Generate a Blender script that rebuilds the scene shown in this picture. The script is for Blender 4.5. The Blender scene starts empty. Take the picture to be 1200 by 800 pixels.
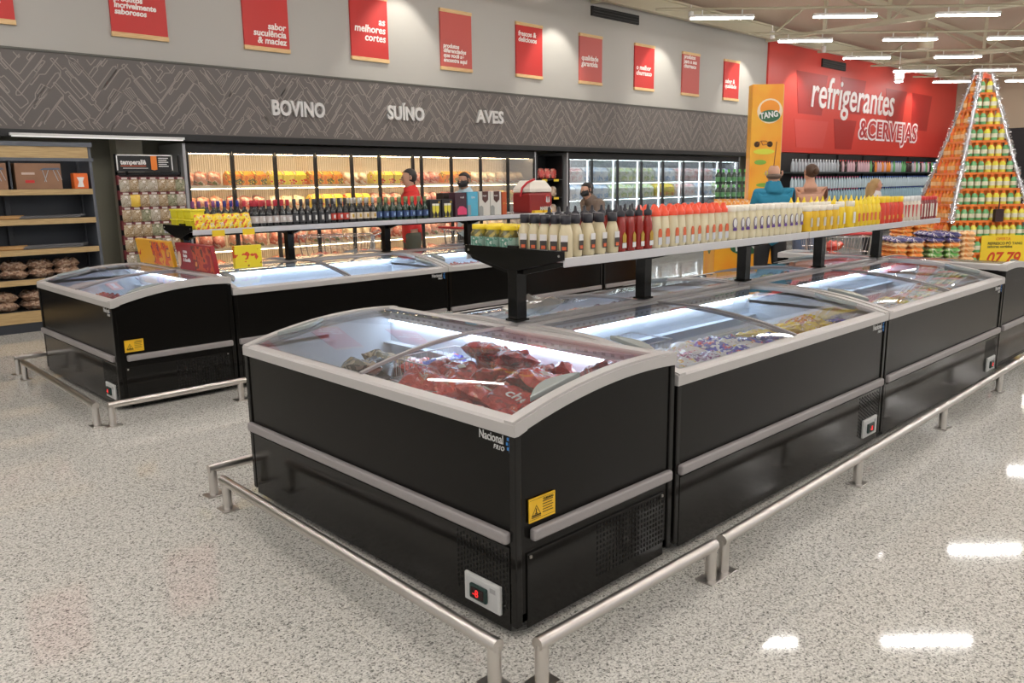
import bpy, math, random
from mathutils import Vector, Matrix, Euler, noise
R = math.radians
rnd = random.Random(11)
SC = bpy.context.scene
COL = SC.collection

# ------------------------------------------------------------------ camera, world, exposure
CAM = (-1.7826, -1.8353, 1.5829)
YAW, PITCH, ROLL, FPX = 0.801933, 0.1944, -0.012669, 942.2
def cam_axes():
    f = Vector((math.cos(YAW)*math.cos(PITCH), math.sin(YAW)*math.cos(PITCH), -math.sin(PITCH)))
    r = Vector((math.sin(YAW), -math.cos(YAW), 0)); u = r.cross(f)
    r2 = r*math.cos(ROLL)+u*math.sin(ROLL); u2 = -r*math.sin(ROLL)+u*math.cos(ROLL)
    return r2, u2, f
_r, _u, _f = cam_axes()
cd = bpy.data.cameras.new('camera'); cam = bpy.data.objects.new('camera', cd); COL.objects.link(cam)
cam.matrix_world = Matrix(((_r.x, _u.x, -_f.x, CAM[0]), (_r.y, _u.y, -_f.y, CAM[1]), (_r.z, _u.z, -_f.z, CAM[2]), (0, 0, 0, 1)))
cd.sensor_width = 36; cd.sensor_fit = 'HORIZONTAL'; cd.lens = 36*FPX/1200; cd.clip_start = .05; cd.clip_end = 200
SC.camera = cam
w = bpy.data.worlds.new('store_ambient'); SC.world = w; w.use_nodes = True
bg = w.node_tree.nodes['Background']; bg.inputs[0].default_value = (1, .965, .925, 1); bg.inputs[1].default_value = .62
SC.view_settings.view_transform = 'Standard'; SC.view_settings.look = 'None'
SC.view_settings.exposure = 0.0; SC.view_settings.gamma = 1; SC.view_settings.use_curve_mapping = False
SC.cycles.transparent_max_bounces = 20
SC.cycles.max_bounces = 8
SC.cycles.sample_clamp_indirect = 6
LAMP = 62.0          # emission of the ceiling tubes
LED_F = 20.0         # freezer strips
LED_M = 30.0         # meat cooler strips
LED_D = 30.0         # second cooler strips
SPOT = 100.0

# ------------------------------------------------------------------ materials
MATS = {}
def mat(name, col, rough=.5, metal=0, emit=0, spec=.5, coat=0, bump=None, alpha=1):
    if name in MATS: return MATS[name]
    m = bpy.data.materials.new(name); m.use_nodes = True; nt = m.node_tree; b = nt.nodes['Principled BSDF']
    b.inputs['Base Color'].default_value = (*col, 1); b.inputs['Roughness'].default_value = rough
    b.inputs['Metallic'].default_value = metal; b.inputs['Specular IOR Level'].default_value = spec
    b.inputs['Coat Weight'].default_value = coat; b.inputs['Coat Roughness'].default_value = .1
    if emit:
        b.inputs['Emission Color'].default_value = (*col, 1); b.inputs['Emission Strength'].default_value = emit
    if bump:
        n = nt.nodes.new('ShaderNodeTexNoise'); n.inputs['Scale'].default_value = bump[0]
        t = nt.nodes.new('ShaderNodeTexCoord'); nt.links.new(t.outputs['Object'], n.inputs['Vector'])
        bb = nt.nodes.new('ShaderNodeBump'); bb.inputs['Strength'].default_value = bump[1]
        nt.links.new(n.outputs[0], bb.inputs['Height']); nt.links.new(bb.outputs[0], b.inputs['Normal'])
    MATS[name] = m; return m
def ramp_mat(name, stops, scale=8, rough=.35, stretch=(1, 1, 1), kind='noise', coat=.0, interp='CONSTANT', detail=2, bump=0, off=0):
    """patches of colour from a noise or voronoi in the thing's own coordinates"""
    if name in MATS: return MATS[name]
    m = bpy.data.materials.new(name); m.use_nodes = True; nt = m.node_tree; b = nt.nodes['Principled BSDF']
    t = nt.nodes.new('ShaderNodeTexCoord'); mp = nt.nodes.new('ShaderNodeMapping')
    mp.inputs['Scale'].default_value = stretch; mp.inputs['Location'].default_value = (off, off*.7, off*.3)
    nt.links.new(t.outputs['Object'], mp.inputs[0])
    if kind == 'noise':
        n = nt.nodes.new('ShaderNodeTexNoise'); n.inputs['Detail'].default_value = detail; out = n.outputs[0]
    else:
        n = nt.nodes.new('ShaderNodeTexVoronoi'); s = nt.nodes.new('ShaderNodeSeparateColor')
        nt.links.new(n.outputs['Color'], s.inputs[0]); out = s.outputs[0]
    n.inputs['Scale'].default_value = scale; nt.links.new(mp.outputs[0], n.inputs['Vector'])
    cr = nt.nodes.new('ShaderNodeValToRGB'); cr.color_ramp.interpolation = interp
    e = cr.color_ramp.elements
    while len(e) > 1: e.remove(e[-1])
    e[0].position = stops[0][0]; e[0].color = (*stops[0][1], 1)
    for p, c in stops[1:]:
        q = e.new(p); q.color = (*c, 1)
    nt.links.new(out, cr.inputs[0]); nt.links.new(cr.outputs[0], b.inputs['Base Color'])
    b.inputs['Roughness'].default_value = rough; b.inputs['Coat Weight'].default_value = coat; b.inputs['Coat Roughness'].default_value = .12
    if bump:
        bb = nt.nodes.new('ShaderNodeBump'); bb.inputs['Strength'].default_value = bump
        n9 = nt.nodes.new('ShaderNodeTexNoise'); n9.inputs['Scale'].default_value = 34; n9.inputs['Detail'].default_value = 3; n9.inputs['Distortion'].default_value = 1.2
        nt.links.new(t.outputs['Object'], n9.inputs['Vector']); bb.inputs['Distance'].default_value = .02; bb.inputs['Strength'].default_value = min(1, bump*2.6)
        nt.links.new(n9.outputs[0], bb.inputs['Height']); nt.links.new(bb.outputs[0], b.inputs['Normal'])
    MATS[name] = m; return m
def glass_mat(name, tint=(1, 1, 1), gloss=1.0, rough=.02, ior=1.45, haze=0):
    if name in MATS: return MATS[name]
    m = bpy.data.materials.new(name); m.use_nodes = True; nt = m.node_tree; nt.nodes.clear()
    o = nt.nodes.new('ShaderNodeOutputMaterial'); tr = nt.nodes.new('ShaderNodeBsdfTransparent'); gl = nt.nodes.new('ShaderNodeBsdfGlossy')
    tr.inputs[0].default_value = (*tint, 1); gl.inputs['Roughness'].default_value = rough
    fr = nt.nodes.new('ShaderNodeFresnel'); fr.inputs[0].default_value = ior
    mu = nt.nodes.new('ShaderNodeMath'); mu.operation = 'MULTIPLY'; mu.inputs[1].default_value = gloss; nt.links.new(fr.outputs[0], mu.inputs[0])
    mx = nt.nodes.new('ShaderNodeMixShader'); nt.links.new(mu.outputs[0], mx.inputs[0])
    src = tr
    if haze:
        di = nt.nodes.new('ShaderNodeBsdfDiffuse'); di.inputs[0].default_value = (.8, .82, .85, 1)
        m2 = nt.nodes.new('ShaderNodeMixShader'); m2.inputs[0].default_value = haze
        nt.links.new(tr.outputs[0], m2.inputs[1]); nt.links.new(di.outputs[0], m2.inputs[2]); src = m2
    nt.links.new(src.outputs[0], mx.inputs[1]); nt.links.new(gl.outputs[0], mx.inputs[2]); nt.links.new(mx.outputs[0], o.inputs[0])
    MATS[name] = m; return m

def floor_mat():
    m = bpy.data.materials.new('granite_floor'); m.use_nodes = True; nt = m.node_tree; b = nt.nodes['Principled BSDF']; L = nt.links.new
    t = nt.nodes.new('ShaderNodeTexCoord')
    def noise(s, d=2, r=.6):
        n = nt.nodes.new('ShaderNodeTexNoise'); n.inputs['Scale'].default_value = s; n.inputs['Detail'].default_value = d; n.inputs['Roughness'].default_value = r
        L(t.outputs['Object'], n.inputs['Vector']); return n
    def ramp(src, st):
        c = nt.nodes.new('ShaderNodeValToRGB'); e = c.color_ramp.elements
        e[0].position = st[0][0]; e[0].color = (*st[0][1], 1); e[1].position = st[-1][0]; e[1].color = (*st[-1][1], 1)
        for p, q in st[1:-1]:
            z = e.new(p); z.color = (*q, 1)
        L(src, c.inputs[0]); return c
    n1 = noise(120, 2, .55)
    c1 = ramp(n1.outputs[0], [(.30, (.30, .295, .28)), (.42, (.56, .555, .53)), (.50, (.70, .69, .655)), (.64, (.78, .77, .735))])
    vo = nt.nodes.new('ShaderNodeTexVoronoi'); vo.inputs['Scale'].default_value = 160
    nd = noise(60, 2); vm = nt.nodes.new('ShaderNodeVectorMath'); vm.operation = 'MULTIPLY_ADD'; vm.inputs[1].default_value = (.012, .012, .012)
    L(nd.outputs['Color'], vm.inputs[0]); L(t.outputs['Object'], vm.inputs[2]); L(vm.outputs[0], vo.inputs['Vector'])
    sc = nt.nodes.new('ShaderNodeSeparateColor'); L(vo.outputs['Color'], sc.inputs[0])
    c5 = ramp(sc.outputs[0], [(.0, (.28, .28, .28)), (.09, (.50, .50, .50)), (.16, (.82, .82, .81)), (.45, (.94, .94, .93)), (.6, (1, 1, 1)), (1, (1, 1, 1))])
    n2 = noise(48, 3)
    c2 = ramp(n2.outputs[0], [(.36, (.62, .61, .60)), (.46, (.95, .95, .94)), (.7, (1, 1, 1))])
    n3 = noise(.45, 3)
    c3 = ramp(n3.outputs[0], [(.35, (.93, .925, .915)), (.65, (1, 1, 1))])
    def mul(a, bb):
        x = nt.nodes.new('ShaderNodeMix'); x.data_type = 'RGBA'; x.blend_type = 'MULTIPLY'; x.inputs[0].default_value = 1
        L(a, x.inputs[6]); L(bb, x.inputs[7]); return x.outputs[2]
    # polished slabs: faint joints
    br = nt.nodes.new('ShaderNodeTexBrick'); br.inputs['Scale'].default_value = 1; br.offset = 0
    br.inputs['Brick Width'].default_value = 1.2; br.inputs['Row Height'].default_value = 1.2; br.inputs['Mortar Size'].default_value = .0022
    br.inputs['Color1'].default_value = (1, 1, 1, 1); br.inputs['Color2'].default_value = (.985, .985, .98, 1); br.inputs['Mortar'].default_value = (1.15, 1.15, 1.1, 1)
    mp = nt.nodes.new('ShaderNodeMapping'); mp.inputs['Location'].default_value = (.35, .55, 0); L(t.outputs['Object'], mp.inputs[0]); L(mp.outputs[0], br.inputs['Vector'])
    L(mul(mul(mul(mul(c1.outputs[0], c2.outputs[0]), c5.outputs[0]), c3.outputs[0]), br.outputs[0]), b.inputs['Base Color'])
    b.inputs['Roughness'].default_value = .13; b.inputs['Specular IOR Level'].default_value = .42
    n4 = noise(3, 3); rr = nt.nodes.new('ShaderNodeMapRange'); rr.inputs['To Min'].default_value = .035; rr.inputs['To Max'].default_value = .07
    L(n4.outputs[0], rr.inputs[0]); L(rr.outputs[0], b.inputs['Roughness'])
    return m
def wood_mat(name, c1, c2, axis=0):
    return ramp_mat(name, [(.35, c1), (.65, c2)], scale=6, stretch=(1, 1, 14) if axis == 0 else (14, 14, 1), interp='LINEAR', rough=.55, detail=4)

M = dict(
    black=mat('black_powder_steel', (.006, .0056, .005), .13, spec=.3),
    panel=mat('dark_freezer_panel', (.0055, .005, .0044), .2, spec=.19),
    black2=mat('matt_black', (.008, .008, .009), .5),
    rim=mat('grey_plastic_rim', (.48, .462, .452), .36),
    strip=mat('grey_bumper_plastic', (.30, .28, .28), .4),
    bin=mat('white_freezer_liner', (.80, .85, .92), .35),
    led=mat('cold_led_strip', (.70, .84, 1.0), .4, emit=LED_F),
    ledm=mat('warm_led_strip', (1.0, .74, .44), .4, emit=LED_M),
    ledd=mat('daylight_led_strip', (.82, .95, 1.0), .4, emit=LED_D),
    tube=mat('lamp_tube', (1.0, .97, .935), .4, emit=LAMP),
    lid=glass_mat('lid_glass', (.93, .95, .96), 1.15, haze=.055),
    pane=glass_mat('door_glass', (.98, .98, .98), .8, haze=.015),
    steel=mat('polished_stainless_steel', (.66, .63, .60), .28, 1),
    shelf=mat('grey_enamel_shelf', (.40, .40, .42), .25, .3),
    shelfe=mat('pale_shelf_edge', (.62, .62, .64), .3, .2),
    white=mat('white_paint', (.75, .75, .74), .5), cream=mat('cream_ceiling_paint', (.50, .46, .34), .6),
    yellow=mat('yellow_sticker', (.85, .50, .02), .4), red=mat('red_board', (.52, .022, .018), .45),
    wood=wood_mat('pale_pine', (.62, .40, .17), (.74, .52, .27)), mwood=wood_mat('shelf_oak', (.40, .27, .12), (.52, .37, .18)),
    handle=mat('grey_translucent_handle', (.30, .33, .32), .2), trim=mat('black_vent', (.004, .004, .004), .6),
    chrome=mat('chrome_wire', (.75, .75, .76), .2, .9), wire=mat('white_wire', (.85, .86, .88), .4),
)

# ------------------------------------------------------------------ mesh helpers
KIDS = {}
def adopt(o, parent): o.parent = parent; KIDS.setdefault(parent.name, []).append(o)
class MB:
    def __init__(s): s.v = []; s.f = []; s.mi = []; s.sm = []; s.m = 0
    def add(s, vs, fs, smooth=False):
        o = len(s.v); s.v += [tuple(v) for v in vs]
        for f in fs: s.f.append([i+o for i in f]); s.mi.append(s.m); s.sm.append(smooth)
        return s
    def box(s, x0, y0, z0, x1, y1, z1, T=None):
        vs = [Vector(p) for p in ((x0, y0, z0), (x1, y0, z0), (x1, y1, z0), (x0, y1, z0), (x0, y0, z1), (x1, y0, z1), (x1, y1, z1), (x0, y1, z1))]
        if T: vs = [T @ v for v in vs]
        return s.add(vs, [(3, 2, 1, 0), (4, 5, 6, 7), (0, 1, 5, 4), (1, 2, 6, 5), (2, 3, 7, 6), (3, 0, 4, 7)])
    def cbox(s, c, d, T=None):
        return s.box(c[0]-d[0]/2, c[1]-d[1]/2, c[2]-d[2]/2, c[0]+d[0]/2, c[1]+d[1]/2, c[2]+d[2]/2, T)
    def quad(s, a, b, c, d): return s.add([a, b, c, d], [(0, 1, 2, 3)])
    def prism(s, poly, lo, hi, ax='x', smooth=False):
        """poly of 2-D points swept along an axis; poly axes are the other two in order"""
        def P(p, t):
            return {'x': (t, p[0], p[1]), 'y': (p[0], t, p[1]), 'z': (p[0], p[1], t)}[ax]
        n = len(poly); vs = [P(p, lo) for p in poly]+[P(p, hi) for p in poly]
        fs = [tuple(range(n))[::-1], tuple(range(n, 2*n))]+[(i, (i+1) % n, (i+1) % n+n, i+n) for i in range(n)]
        return s.add(vs, fs, smooth)
    def tube(s, pts, r, n=8, caps=True, rs=None):
        pts = [Vector(p) for p in pts]; rings = []; vs = []; up = None
        for i, p in enumerate(pts):
            d = (pts[min(i+1, len(pts)-1)]-pts[max(i-1, 0)]).normalized()
            a = Vector((0, 0, 1)) if abs(d.z) < .9 else Vector((1, 0, 0))
            if up is not None: a = up
            x = d.cross(a).normalized(); up = x.cross(d).normalized(); y = up
            rad = rs[i] if rs else r
            vs += [p+(x*math.cos(2*math.pi*k/n)+y*math.sin(2*math.pi*k/n))*rad for k in range(n)]
        fs = [(i*n+k, i*n+(k+1) % n, (i+1)*n+(k+1) % n, (i+1)*n+k) for i in range(len(pts)-1) for k in range(n)]
        s.add(vs, fs, True)
        if caps:
            o = len(vs); s.add(vs[:n], [tuple(range(n))[::-1]]); s.add(vs[-n:], [tuple(range(n))])
        return s
    def lathe(s, prof, n=12, c=(0, 0, 0), sx=1, sy=1, smooth=True):
        vs = []
        for r, z in prof:
            vs += [(c[0]+r*sx*math.cos(2*math.pi*k/n), c[1]+r*sy*math.sin(2*math.pi*k/n), c[2]+z) for k in range(n)]
        fs = [(i*n+k, i*n+(k+1) % n, (i+1)*n+(k+1) % n, (i+1)*n+k) for i in range(len(prof)-1) for k in range(n)]
        s.add(vs, fs, smooth)
        s.add(vs[:n], [tuple(range(n))[::-1]]); s.add(vs[-n:], [tuple(range(n))]); return s
    def build(s, name, mats, parent=None, loc=None, rot=None, bevel=0, seg=2):
        me = bpy.data.meshes.new(name); me.from_pydata(s.v, [], s.f)
        if not isinstance(mats, (list, tuple)): mats = [mats]
        for m in mats: me.materials.append(m)
        for p, i, q in zip(me.polygons, s.mi, s.sm): p.material_index = min(i, len(mats)-1); p.use_smooth = q
        me.update(); me.validate()
        o = bpy.data.objects.new(name, me); COL.objects.link(o)
        if parent: adopt(o, parent)
        if loc is not None: o.location = loc
        if rot is not None: o.rotation_euler = rot
        if bevel:
            b = o.modifiers.new('bevel', 'BEVEL'); b.width = bevel; b.segments = seg; b.limit_method = 'ANGLE'; b.angle_limit = R(40)
        return o
def thing(name, label, cat, loc=(0, 0, 0), rz=0, group=None):
    o = bpy.data.objects.new(name, None); COL.objects.link(o); o.location = loc; o.rotation_euler = (0, 0, rz)
    o.empty_display_size = .1; o['label'] = label; o['category'] = cat
    if group: o['group'] = group
    return o
def tag(o, label, cat, group=None, kind=None):
    o['label'] = label; o['category'] = cat
    if group: o['group'] = group
    if kind: o['kind'] = kind
    return o
def struct(o): o['kind'] = 'structure'; return o
def dup(root, loc, rot=None, label=None, group=None, mats=None, scale=None):
    def cp(o, par):
        c = o.copy(); COL.objects.link(c)
        if par: adopt(c, par)
        for ch in list(KIDS.get(o.name, ())): cp(ch, c)
        return c
    r = cp(root, None); r.location = loc
    if rot is not None: r.rotation_euler = rot if hasattr(rot, '__len__') else (0, 0, rot)
    if label: r['label'] = label
    if group: r['group'] = group
    if scale: r.scale = scale
    return r
ONES = ['zeroth', 'first', 'second', 'third', 'fourth', 'fifth', 'sixth', 'seventh', 'eighth', 'ninth', 'tenth', 'eleventh', 'twelfth', 'thirteenth', 'fourteenth', 'fifteenth', 'sixteenth', 'seventeenth', 'eighteenth', 'nineteenth']
TENS = {20: 'twent', 30: 'thirt', 40: 'fort', 50: 'fift', 60: 'sixt', 70: 'sevent', 80: 'eight', 90: 'ninet'}
def nth(n):
    if n < 20: return ONES[n]
    t, o = n//10*10, n % 10
    return TENS[t]+('ieth' if o == 0 else 'y-'+ONES[o])
def text(name, s, size, loc, rot, m, parent=None, ext=.001, bold=0, shear=0, sx=1, align='LEFT', line=.85, space=1):
    cu = bpy.data.curves.new(name, 'FONT'); cu.body = s; cu.size = size; cu.extrude = ext; cu.offset = bold; cu.shear = shear
    cu.align_x = align; cu.space_line = line; cu.space_character = space; cu.resolution_u = 3
    t = bpy.data.objects.new('tmp', cu); COL.objects.link(t)
    dg = bpy.context.evaluated_depsgraph_get(); me = bpy.data.meshes.new_from_object(t.evaluated_get(dg))
    bpy.data.objects.remove(t); bpy.data.curves.remove(cu); me.materials.clear(); me.materials.append(m)
    for v in me.vertices: v.co.x *= sx
    o = bpy.data.objects.new(name, me); COL.objects.link(o); o.location = loc; o.rotation_euler = rot
    if parent: adopt(o, parent)
    return o
FRONT = (R(90), 0, 0)            # text standing, read from -y

# ------------------------------------------------------------------ the setting
WALLY = 9.0
def setting():
    f = MB(); f.box(-9, -9, -.1, 36, 13, 0); struct(f.build('floor', floor_mat()))
    gw = mat('grey_wall_paint', (.42, .405, .375), .6)
    b = MB(); b.box(-9, 9.02, 2.26, 17.9, 9.25, 5.3); wall = struct(b.build('wall_back', gw))
    b = MB(); b.box(17.9, 8.97, 2.31, 31.95, 9.25, 5.06); rw = struct(b.build('wall_back_red', mat('red_wall_paint', (.58, .046, .032), .42)))
    b = MB(); b.box(-9, 8.97, 2.265, 17.9, 9.019, 3.145); band = struct(b.build('trim_1', mat('brown_grey_fascia', (.118, .104, .096), .5)))
    b = MB(); b.box(-9, 8.955, 3.145, 17.9, 9.02, 3.17); struct(b.build('trim_2', mat('dark_fascia_cap', (.09, .09, .075), .5)))
    b = MB(); b.box(-9, 8.965, 2.18, 31.95, 9.11, 2.265); struct(b.build('trim_3', M['black2']))
    # recess behind the coolers
    b = MB(); b.box(-9, 10.0, 0, 32, 10.15, 2.6); struct(b.build('wall_recess', mat('olive_grey_wall', (.30, .29, .225), .7)))
    b = MB(); b.box(-9, 9.25, 2.45, 32, 10.0, 2.6); struct(b.build('ceiling_recess', M['black2']))
    b = MB(); b.box(2.12, 9.75, 0, 2.46, 10.0, 2.45); struct(b.build('wall_pillar', mat('pale_pillar', (.60, .57, .46), .6)))
    # far end wall: beige above, black below
    b = MB(); b.box(32, -9, 3.3, 32.2, 13, 7); struct(b.build('wall_right', mat('beige_wall_paint', (.42, .345, .25), .6)))
    b = MB(); b.box(31.96, -9, 0, 32.2, 13, 3.3); struct(b.build('wall_right_lower', mat('black_wall', (.012, .012, .014), .6)))
    b = MB(); b.prism([(-9, 6.7), (4.5, 6.7), (9.25, 5.35), (9.25, 5.45), (4.5, 6.8), (-9, 6.8)], -9, 36, 'x'); struct(b.build('ceiling', mat('brown_roof_sheet', (.50, .39, .30), .7, bump=(3, .2))))
    # utensils printed on the fascia: outlines in a herringbone
    P = MB(); pr = random.Random(3)
    def ribbon(pts, T, wd=.0055, close=True):
        q = [T(p) for p in pts]
        if close: q.append(q[0])
        for a, c in zip(q, q[1:]):
            if min(a[1], c[1]) < 2.275 or max(a[1], c[1]) > 3.135: continue
            d = Vector((c[0]-a[0], c[1]-a[1])); 
            if d.length < 1e-5: continue
            n = Vector((-d.y, d.x)).normalized()*wd
            P.quad((a[0]-n.x, 8.9685, a[1]-n.y), (c[0]-n.x, 8.9685, c[1]-n.y), (c[0]+n.x, 8.9685, c[1]+n.y), (a[0]+n.x, 8.9685, a[1]+n.y))
    def segd(pts):
        o = []
        for a, c in zip(pts, pts[1:]+pts[:1]):
            k = max(1, int(math.hypot(c[0]-a[0], c[1]-a[1])/.05))
            o += [(a[0]+(c[0]-a[0])*i/k, a[1]+(c[1]-a[1])*i/k) for i in range(k)]
        return o
    knife = [(-.25, -.012), (-.24, .014), (-.10, .018), (-.09, .026), (.22, .028), (.25, .01), (.22, -.018), (-.09, -.018), (-.1, -.012)]
    cleaver = [(-.25, -.012), (-.25, .012), (-.10, .014), (-.10, .05), (.22, .055), (.24, .04), (.24, -.05), (-.06, -.05), (-.10, -.012)]
    spat = [(-.25, -.012), (-.25, .012), (.05, .010), (.09, .035), (.22, .045), (.24, -.045), (.10, -.036), (.05, -.01)]
    steel = [(-.25, -.018), (-.25, .018), (-.12, .02), (-.11, .007), (.25, .005), (.25, -.005), (-.11, -.007), (-.12, -.02)]
    roll = [(-.26, -.01), (-.26, .01), (-.17, .01), (-.16, .032), (.16, .032), (.17, .01), (.26, .01), (.26, -.01), (.17, -.01), (.16, -.032), (-.16, -.032), (-.17, -.01)]
    shapes = [knife, cleaver, spat, steel, roll, knife, spat]
    x = -3.0; ci = 0
    while x < 17.8:
        for zi in range(-1, 5):
            z = 2.30+zi*.27+(ci % 2)*.03
            for k in range(2):
                ang = R(52 if ci % 2 == 0 else -52); sh = pr.choice(shapes); fl = pr.choice((1, -1))
                cx, cz = x+k*.15, z+k*.13*(1 if ci % 2 else -1)
                T = lambda p, cx=cx, cz=cz, ang=ang, fl=fl: (cx+fl*p[0]*1.05*math.cos(ang)-1.15*p[1]*math.sin(ang), cz+fl*p[0]*1.05*math.sin(ang)+1.15*p[1]*math.cos(ang))
                ribbon(segd(sh), T)
                if sh is spat:
                    for yy in (-.02, 0, .02): ribbon([(.1, yy), (.22, yy)], T, .004, False)
                if sh is knife: ribbon([(-.2, 0), (-.12, 0)], T, .004, False)
        x += .40; ci += 1
    o = P.build('printed_utensil_pattern', mat('pattern_print', (.29, .25, .23), .5), band)
    wl = mat('raised_white_letter', (.62, .61, .60), .4)
    for s, x0, x1, z in (('BOVINO', 3.99, 4.84, 2.575), ('SUÍNO', 5.98, 6.71, 2.605), ('AVES', 7.86, 8.52, 2.635)):
        t = text('raised_word', s, .285, (x0, 8.955, z), FRONT, wl, band, ext=.02, bold=.0105)
        wv = max(v.co.x for v in t.data.vertices)-min(v.co.x for v in t.data.vertices); k = (x1-x0)/wv
        for v in t.data.vertices: v.co.x *= k
    # red wall lettering and printed panels
    ro = mat('white_letter_paint', (.86, .83, .82), .4); rr = mat('red_letter_fill', (.42, .02, .02), .4)  # plain white for the script word and letter outlines, red for the fill
    def fit(t, x0, x1, z0=None, z1=None):
        xs = [v.co.x for v in t.data.vertices]; ys = [v.co.y for v in t.data.vertices]
        k = (x1-x0)/(max(xs)-min(xs)); m0 = min(xs); n0 = min(ys); kk = (z1-z0)/(max(ys)-min(ys)) if z0 is not None else 1
        for v in t.data.vertices: v.co.x = (v.co.x-m0)*k; v.co.y = (v.co.y-n0)*kk
        t.location.x = x0
        if z0 is not None: t.location.z = z0
    t = text('lettering_refrigerantes', 'refrigerantes', .8, (20.2, 8.955, 3.3), FRONT, ro, rw, ext=.012, bold=.006, shear=.12); fit(t, 20.3, 26.1, 3.28, 4.42)
    t = text('lettering_cervejas_outline', '&CERVEJAS', .6, (23.6, 8.955, 2.72), FRONT, ro, rw, ext=.008, bold=.040, space=1.08); fit(t, 23.5, 28.3, 2.58, 3.42)
    t = text('lettering_cervejas', '&CERVEJAS', .6, (23.6, 8.94, 2.75), FRONT, rr, rw, ext=.008, bold=.004, space=1.08); fit(t, 23.57, 28.2, 2.65, 3.35)
    pn = mat('dark_red_print', (.36, .018, .016), .4); pn2 = mat('pale_red_print', (.60, .07, .06), .4)
    for i, (a, c, z0, z1, mm) in enumerate(((19.6, 21.0, 3.35, 4.45, pn), (22.3, 23.6, 3.5, 4.5, pn), (25.6, 26.9, 3.35, 4.4, pn), (27.8, 29.2, 3.2, 4.4, pn), (19.6, 21.2, 2.45, 3.2, pn2), (22.0, 23.1, 2.45, 3.3, pn))):
        q = MB(); q.prism([(a, z0), (c, z0), (c+.25, z1), (a-.2, z1)], 8.964, 8.97, 'y'); q.build('printed_panel', mm, rw)
    # black air grilles high on the walls
    for i, (a, c, z0, z1, yy) in enumerate(((10.97, 12.48, 4.78, 4.96, 9.0), (20.8, 22.3, 4.66, 4.88, 8.95))):
        v = thing('air_grille', ('long black air grille high on the grey wall' if i == 0 else 'long black air grille high on the red wall'), 'vent', (a, yy, z0))
        q = MB(); q.box(0, -.02, 0, c-a, .019, z1-z0); q.build('grille_body', M['trim'], v)
        q = MB()
        for k in range(3): q.box(.03, -.035, .03+k*.055, c-a-.03, -.02, .04+k*.055)
        q.build('slats', mat('grille_slat', (.02, .02, .02), .5), v)
    # lamp tube under the fascia
    t = thing('strip_light', 'slim white strip light under the brown fascia above the wooden rack', 'light', (.7, 8.9, 2.19))
    q = MB(); q.box(0, 0, 0, 2.0, .05, .03); q.build('housing', M['white'], t)
    q = MB(); q.box(.02, .005, -.012, 1.98, .045, 0); q.build('diffuser', mat('dim_tube', (.8, .8, .75), .4, emit=.7), t)
setting()

# ------------------------------------------------------------------ ceiling steelwork and lamps
def trusses():
    names = {11.0: 'nearest', 17.8: 'second nearest', 24.6: 'third nearest', 30.5: 'farthest'}
    for x, nm in names.items():
        t = thing('roof_truss', f'cream steel roof truss, {nm} of four crossing above the red wall end', 'truss', (x, 9, 5.0))
        q = MB(); q.box(-.06, -17, 0, .06, 0, .09); q.build('lower_chord', M['cream'], t)
        q = MB()
        n = 34
        pts = [(-17*i/n, .85+.55*math.sin(math.pi*i/n)) for i in range(n+1)]
        q.prism([(a, b) for a, b in pts]+[(a, b+.1) for a, b in pts[::-1]], -.06, .06, 'x'); q.build('upper_chord', M['cream'], t)
        q = MB()
        for i in range(0, n+1, 3):
            y, z = pts[i]; q.box(-.03, y-.04, .08, .03, y+.04, z)
            if i+3 <= n:
                q.tube([(0, y, .06), (0, pts[i+3][0], pts[i+3][1])] if i % 2 == 0 else [(0, y, z), (0, pts[i+3][0], .06)], .028, 6)
        q.build('webs', M['cream'], t)
    t = thing('eaves_beam', 'cream steel beam running along the top of the back wall', 'beam', (9.8, 8.72, 5.02))
    q = MB(); q.box(0, 0, 0, 22, .12, .04); q.box(0, .05, .04, 22, .07, .28); q.box(0, 0, .28, 22, .12, .32); q.build('beam_body', M['cream'], t)
    for k, (y, z) in enumerate(((7.0, 5.8), (5.0, 6.35), (3.0, 6.45), (1.0, 6.45), (-1, 6.4), (-3, 6.3))):
        q = MB(); q.box(8, y-.03, z, 32, y+.03, z+.14)
        tag(q.build('roof_purlin', M['cream']), f'thin cream purlin under the roof sheet, {nth(k+1)} from the back wall', 'purlin')
    # grey ducting and dark machinery among the trusses
    q = MB(); q.lathe([(.22, 0), (.22, .5), (.12, .55)], 12); q.tube([(0, 0, .5), (0, 0, 1.5)], .03, 6); o = q.build('extractor_hood', mat('cream_box', (.55, .5, .36), .5), loc=(22.9, 7.0, 5.1)); tag(o, 'small cream round hood hanging above the red wall lamps', 'vent')
trusses()
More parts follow.
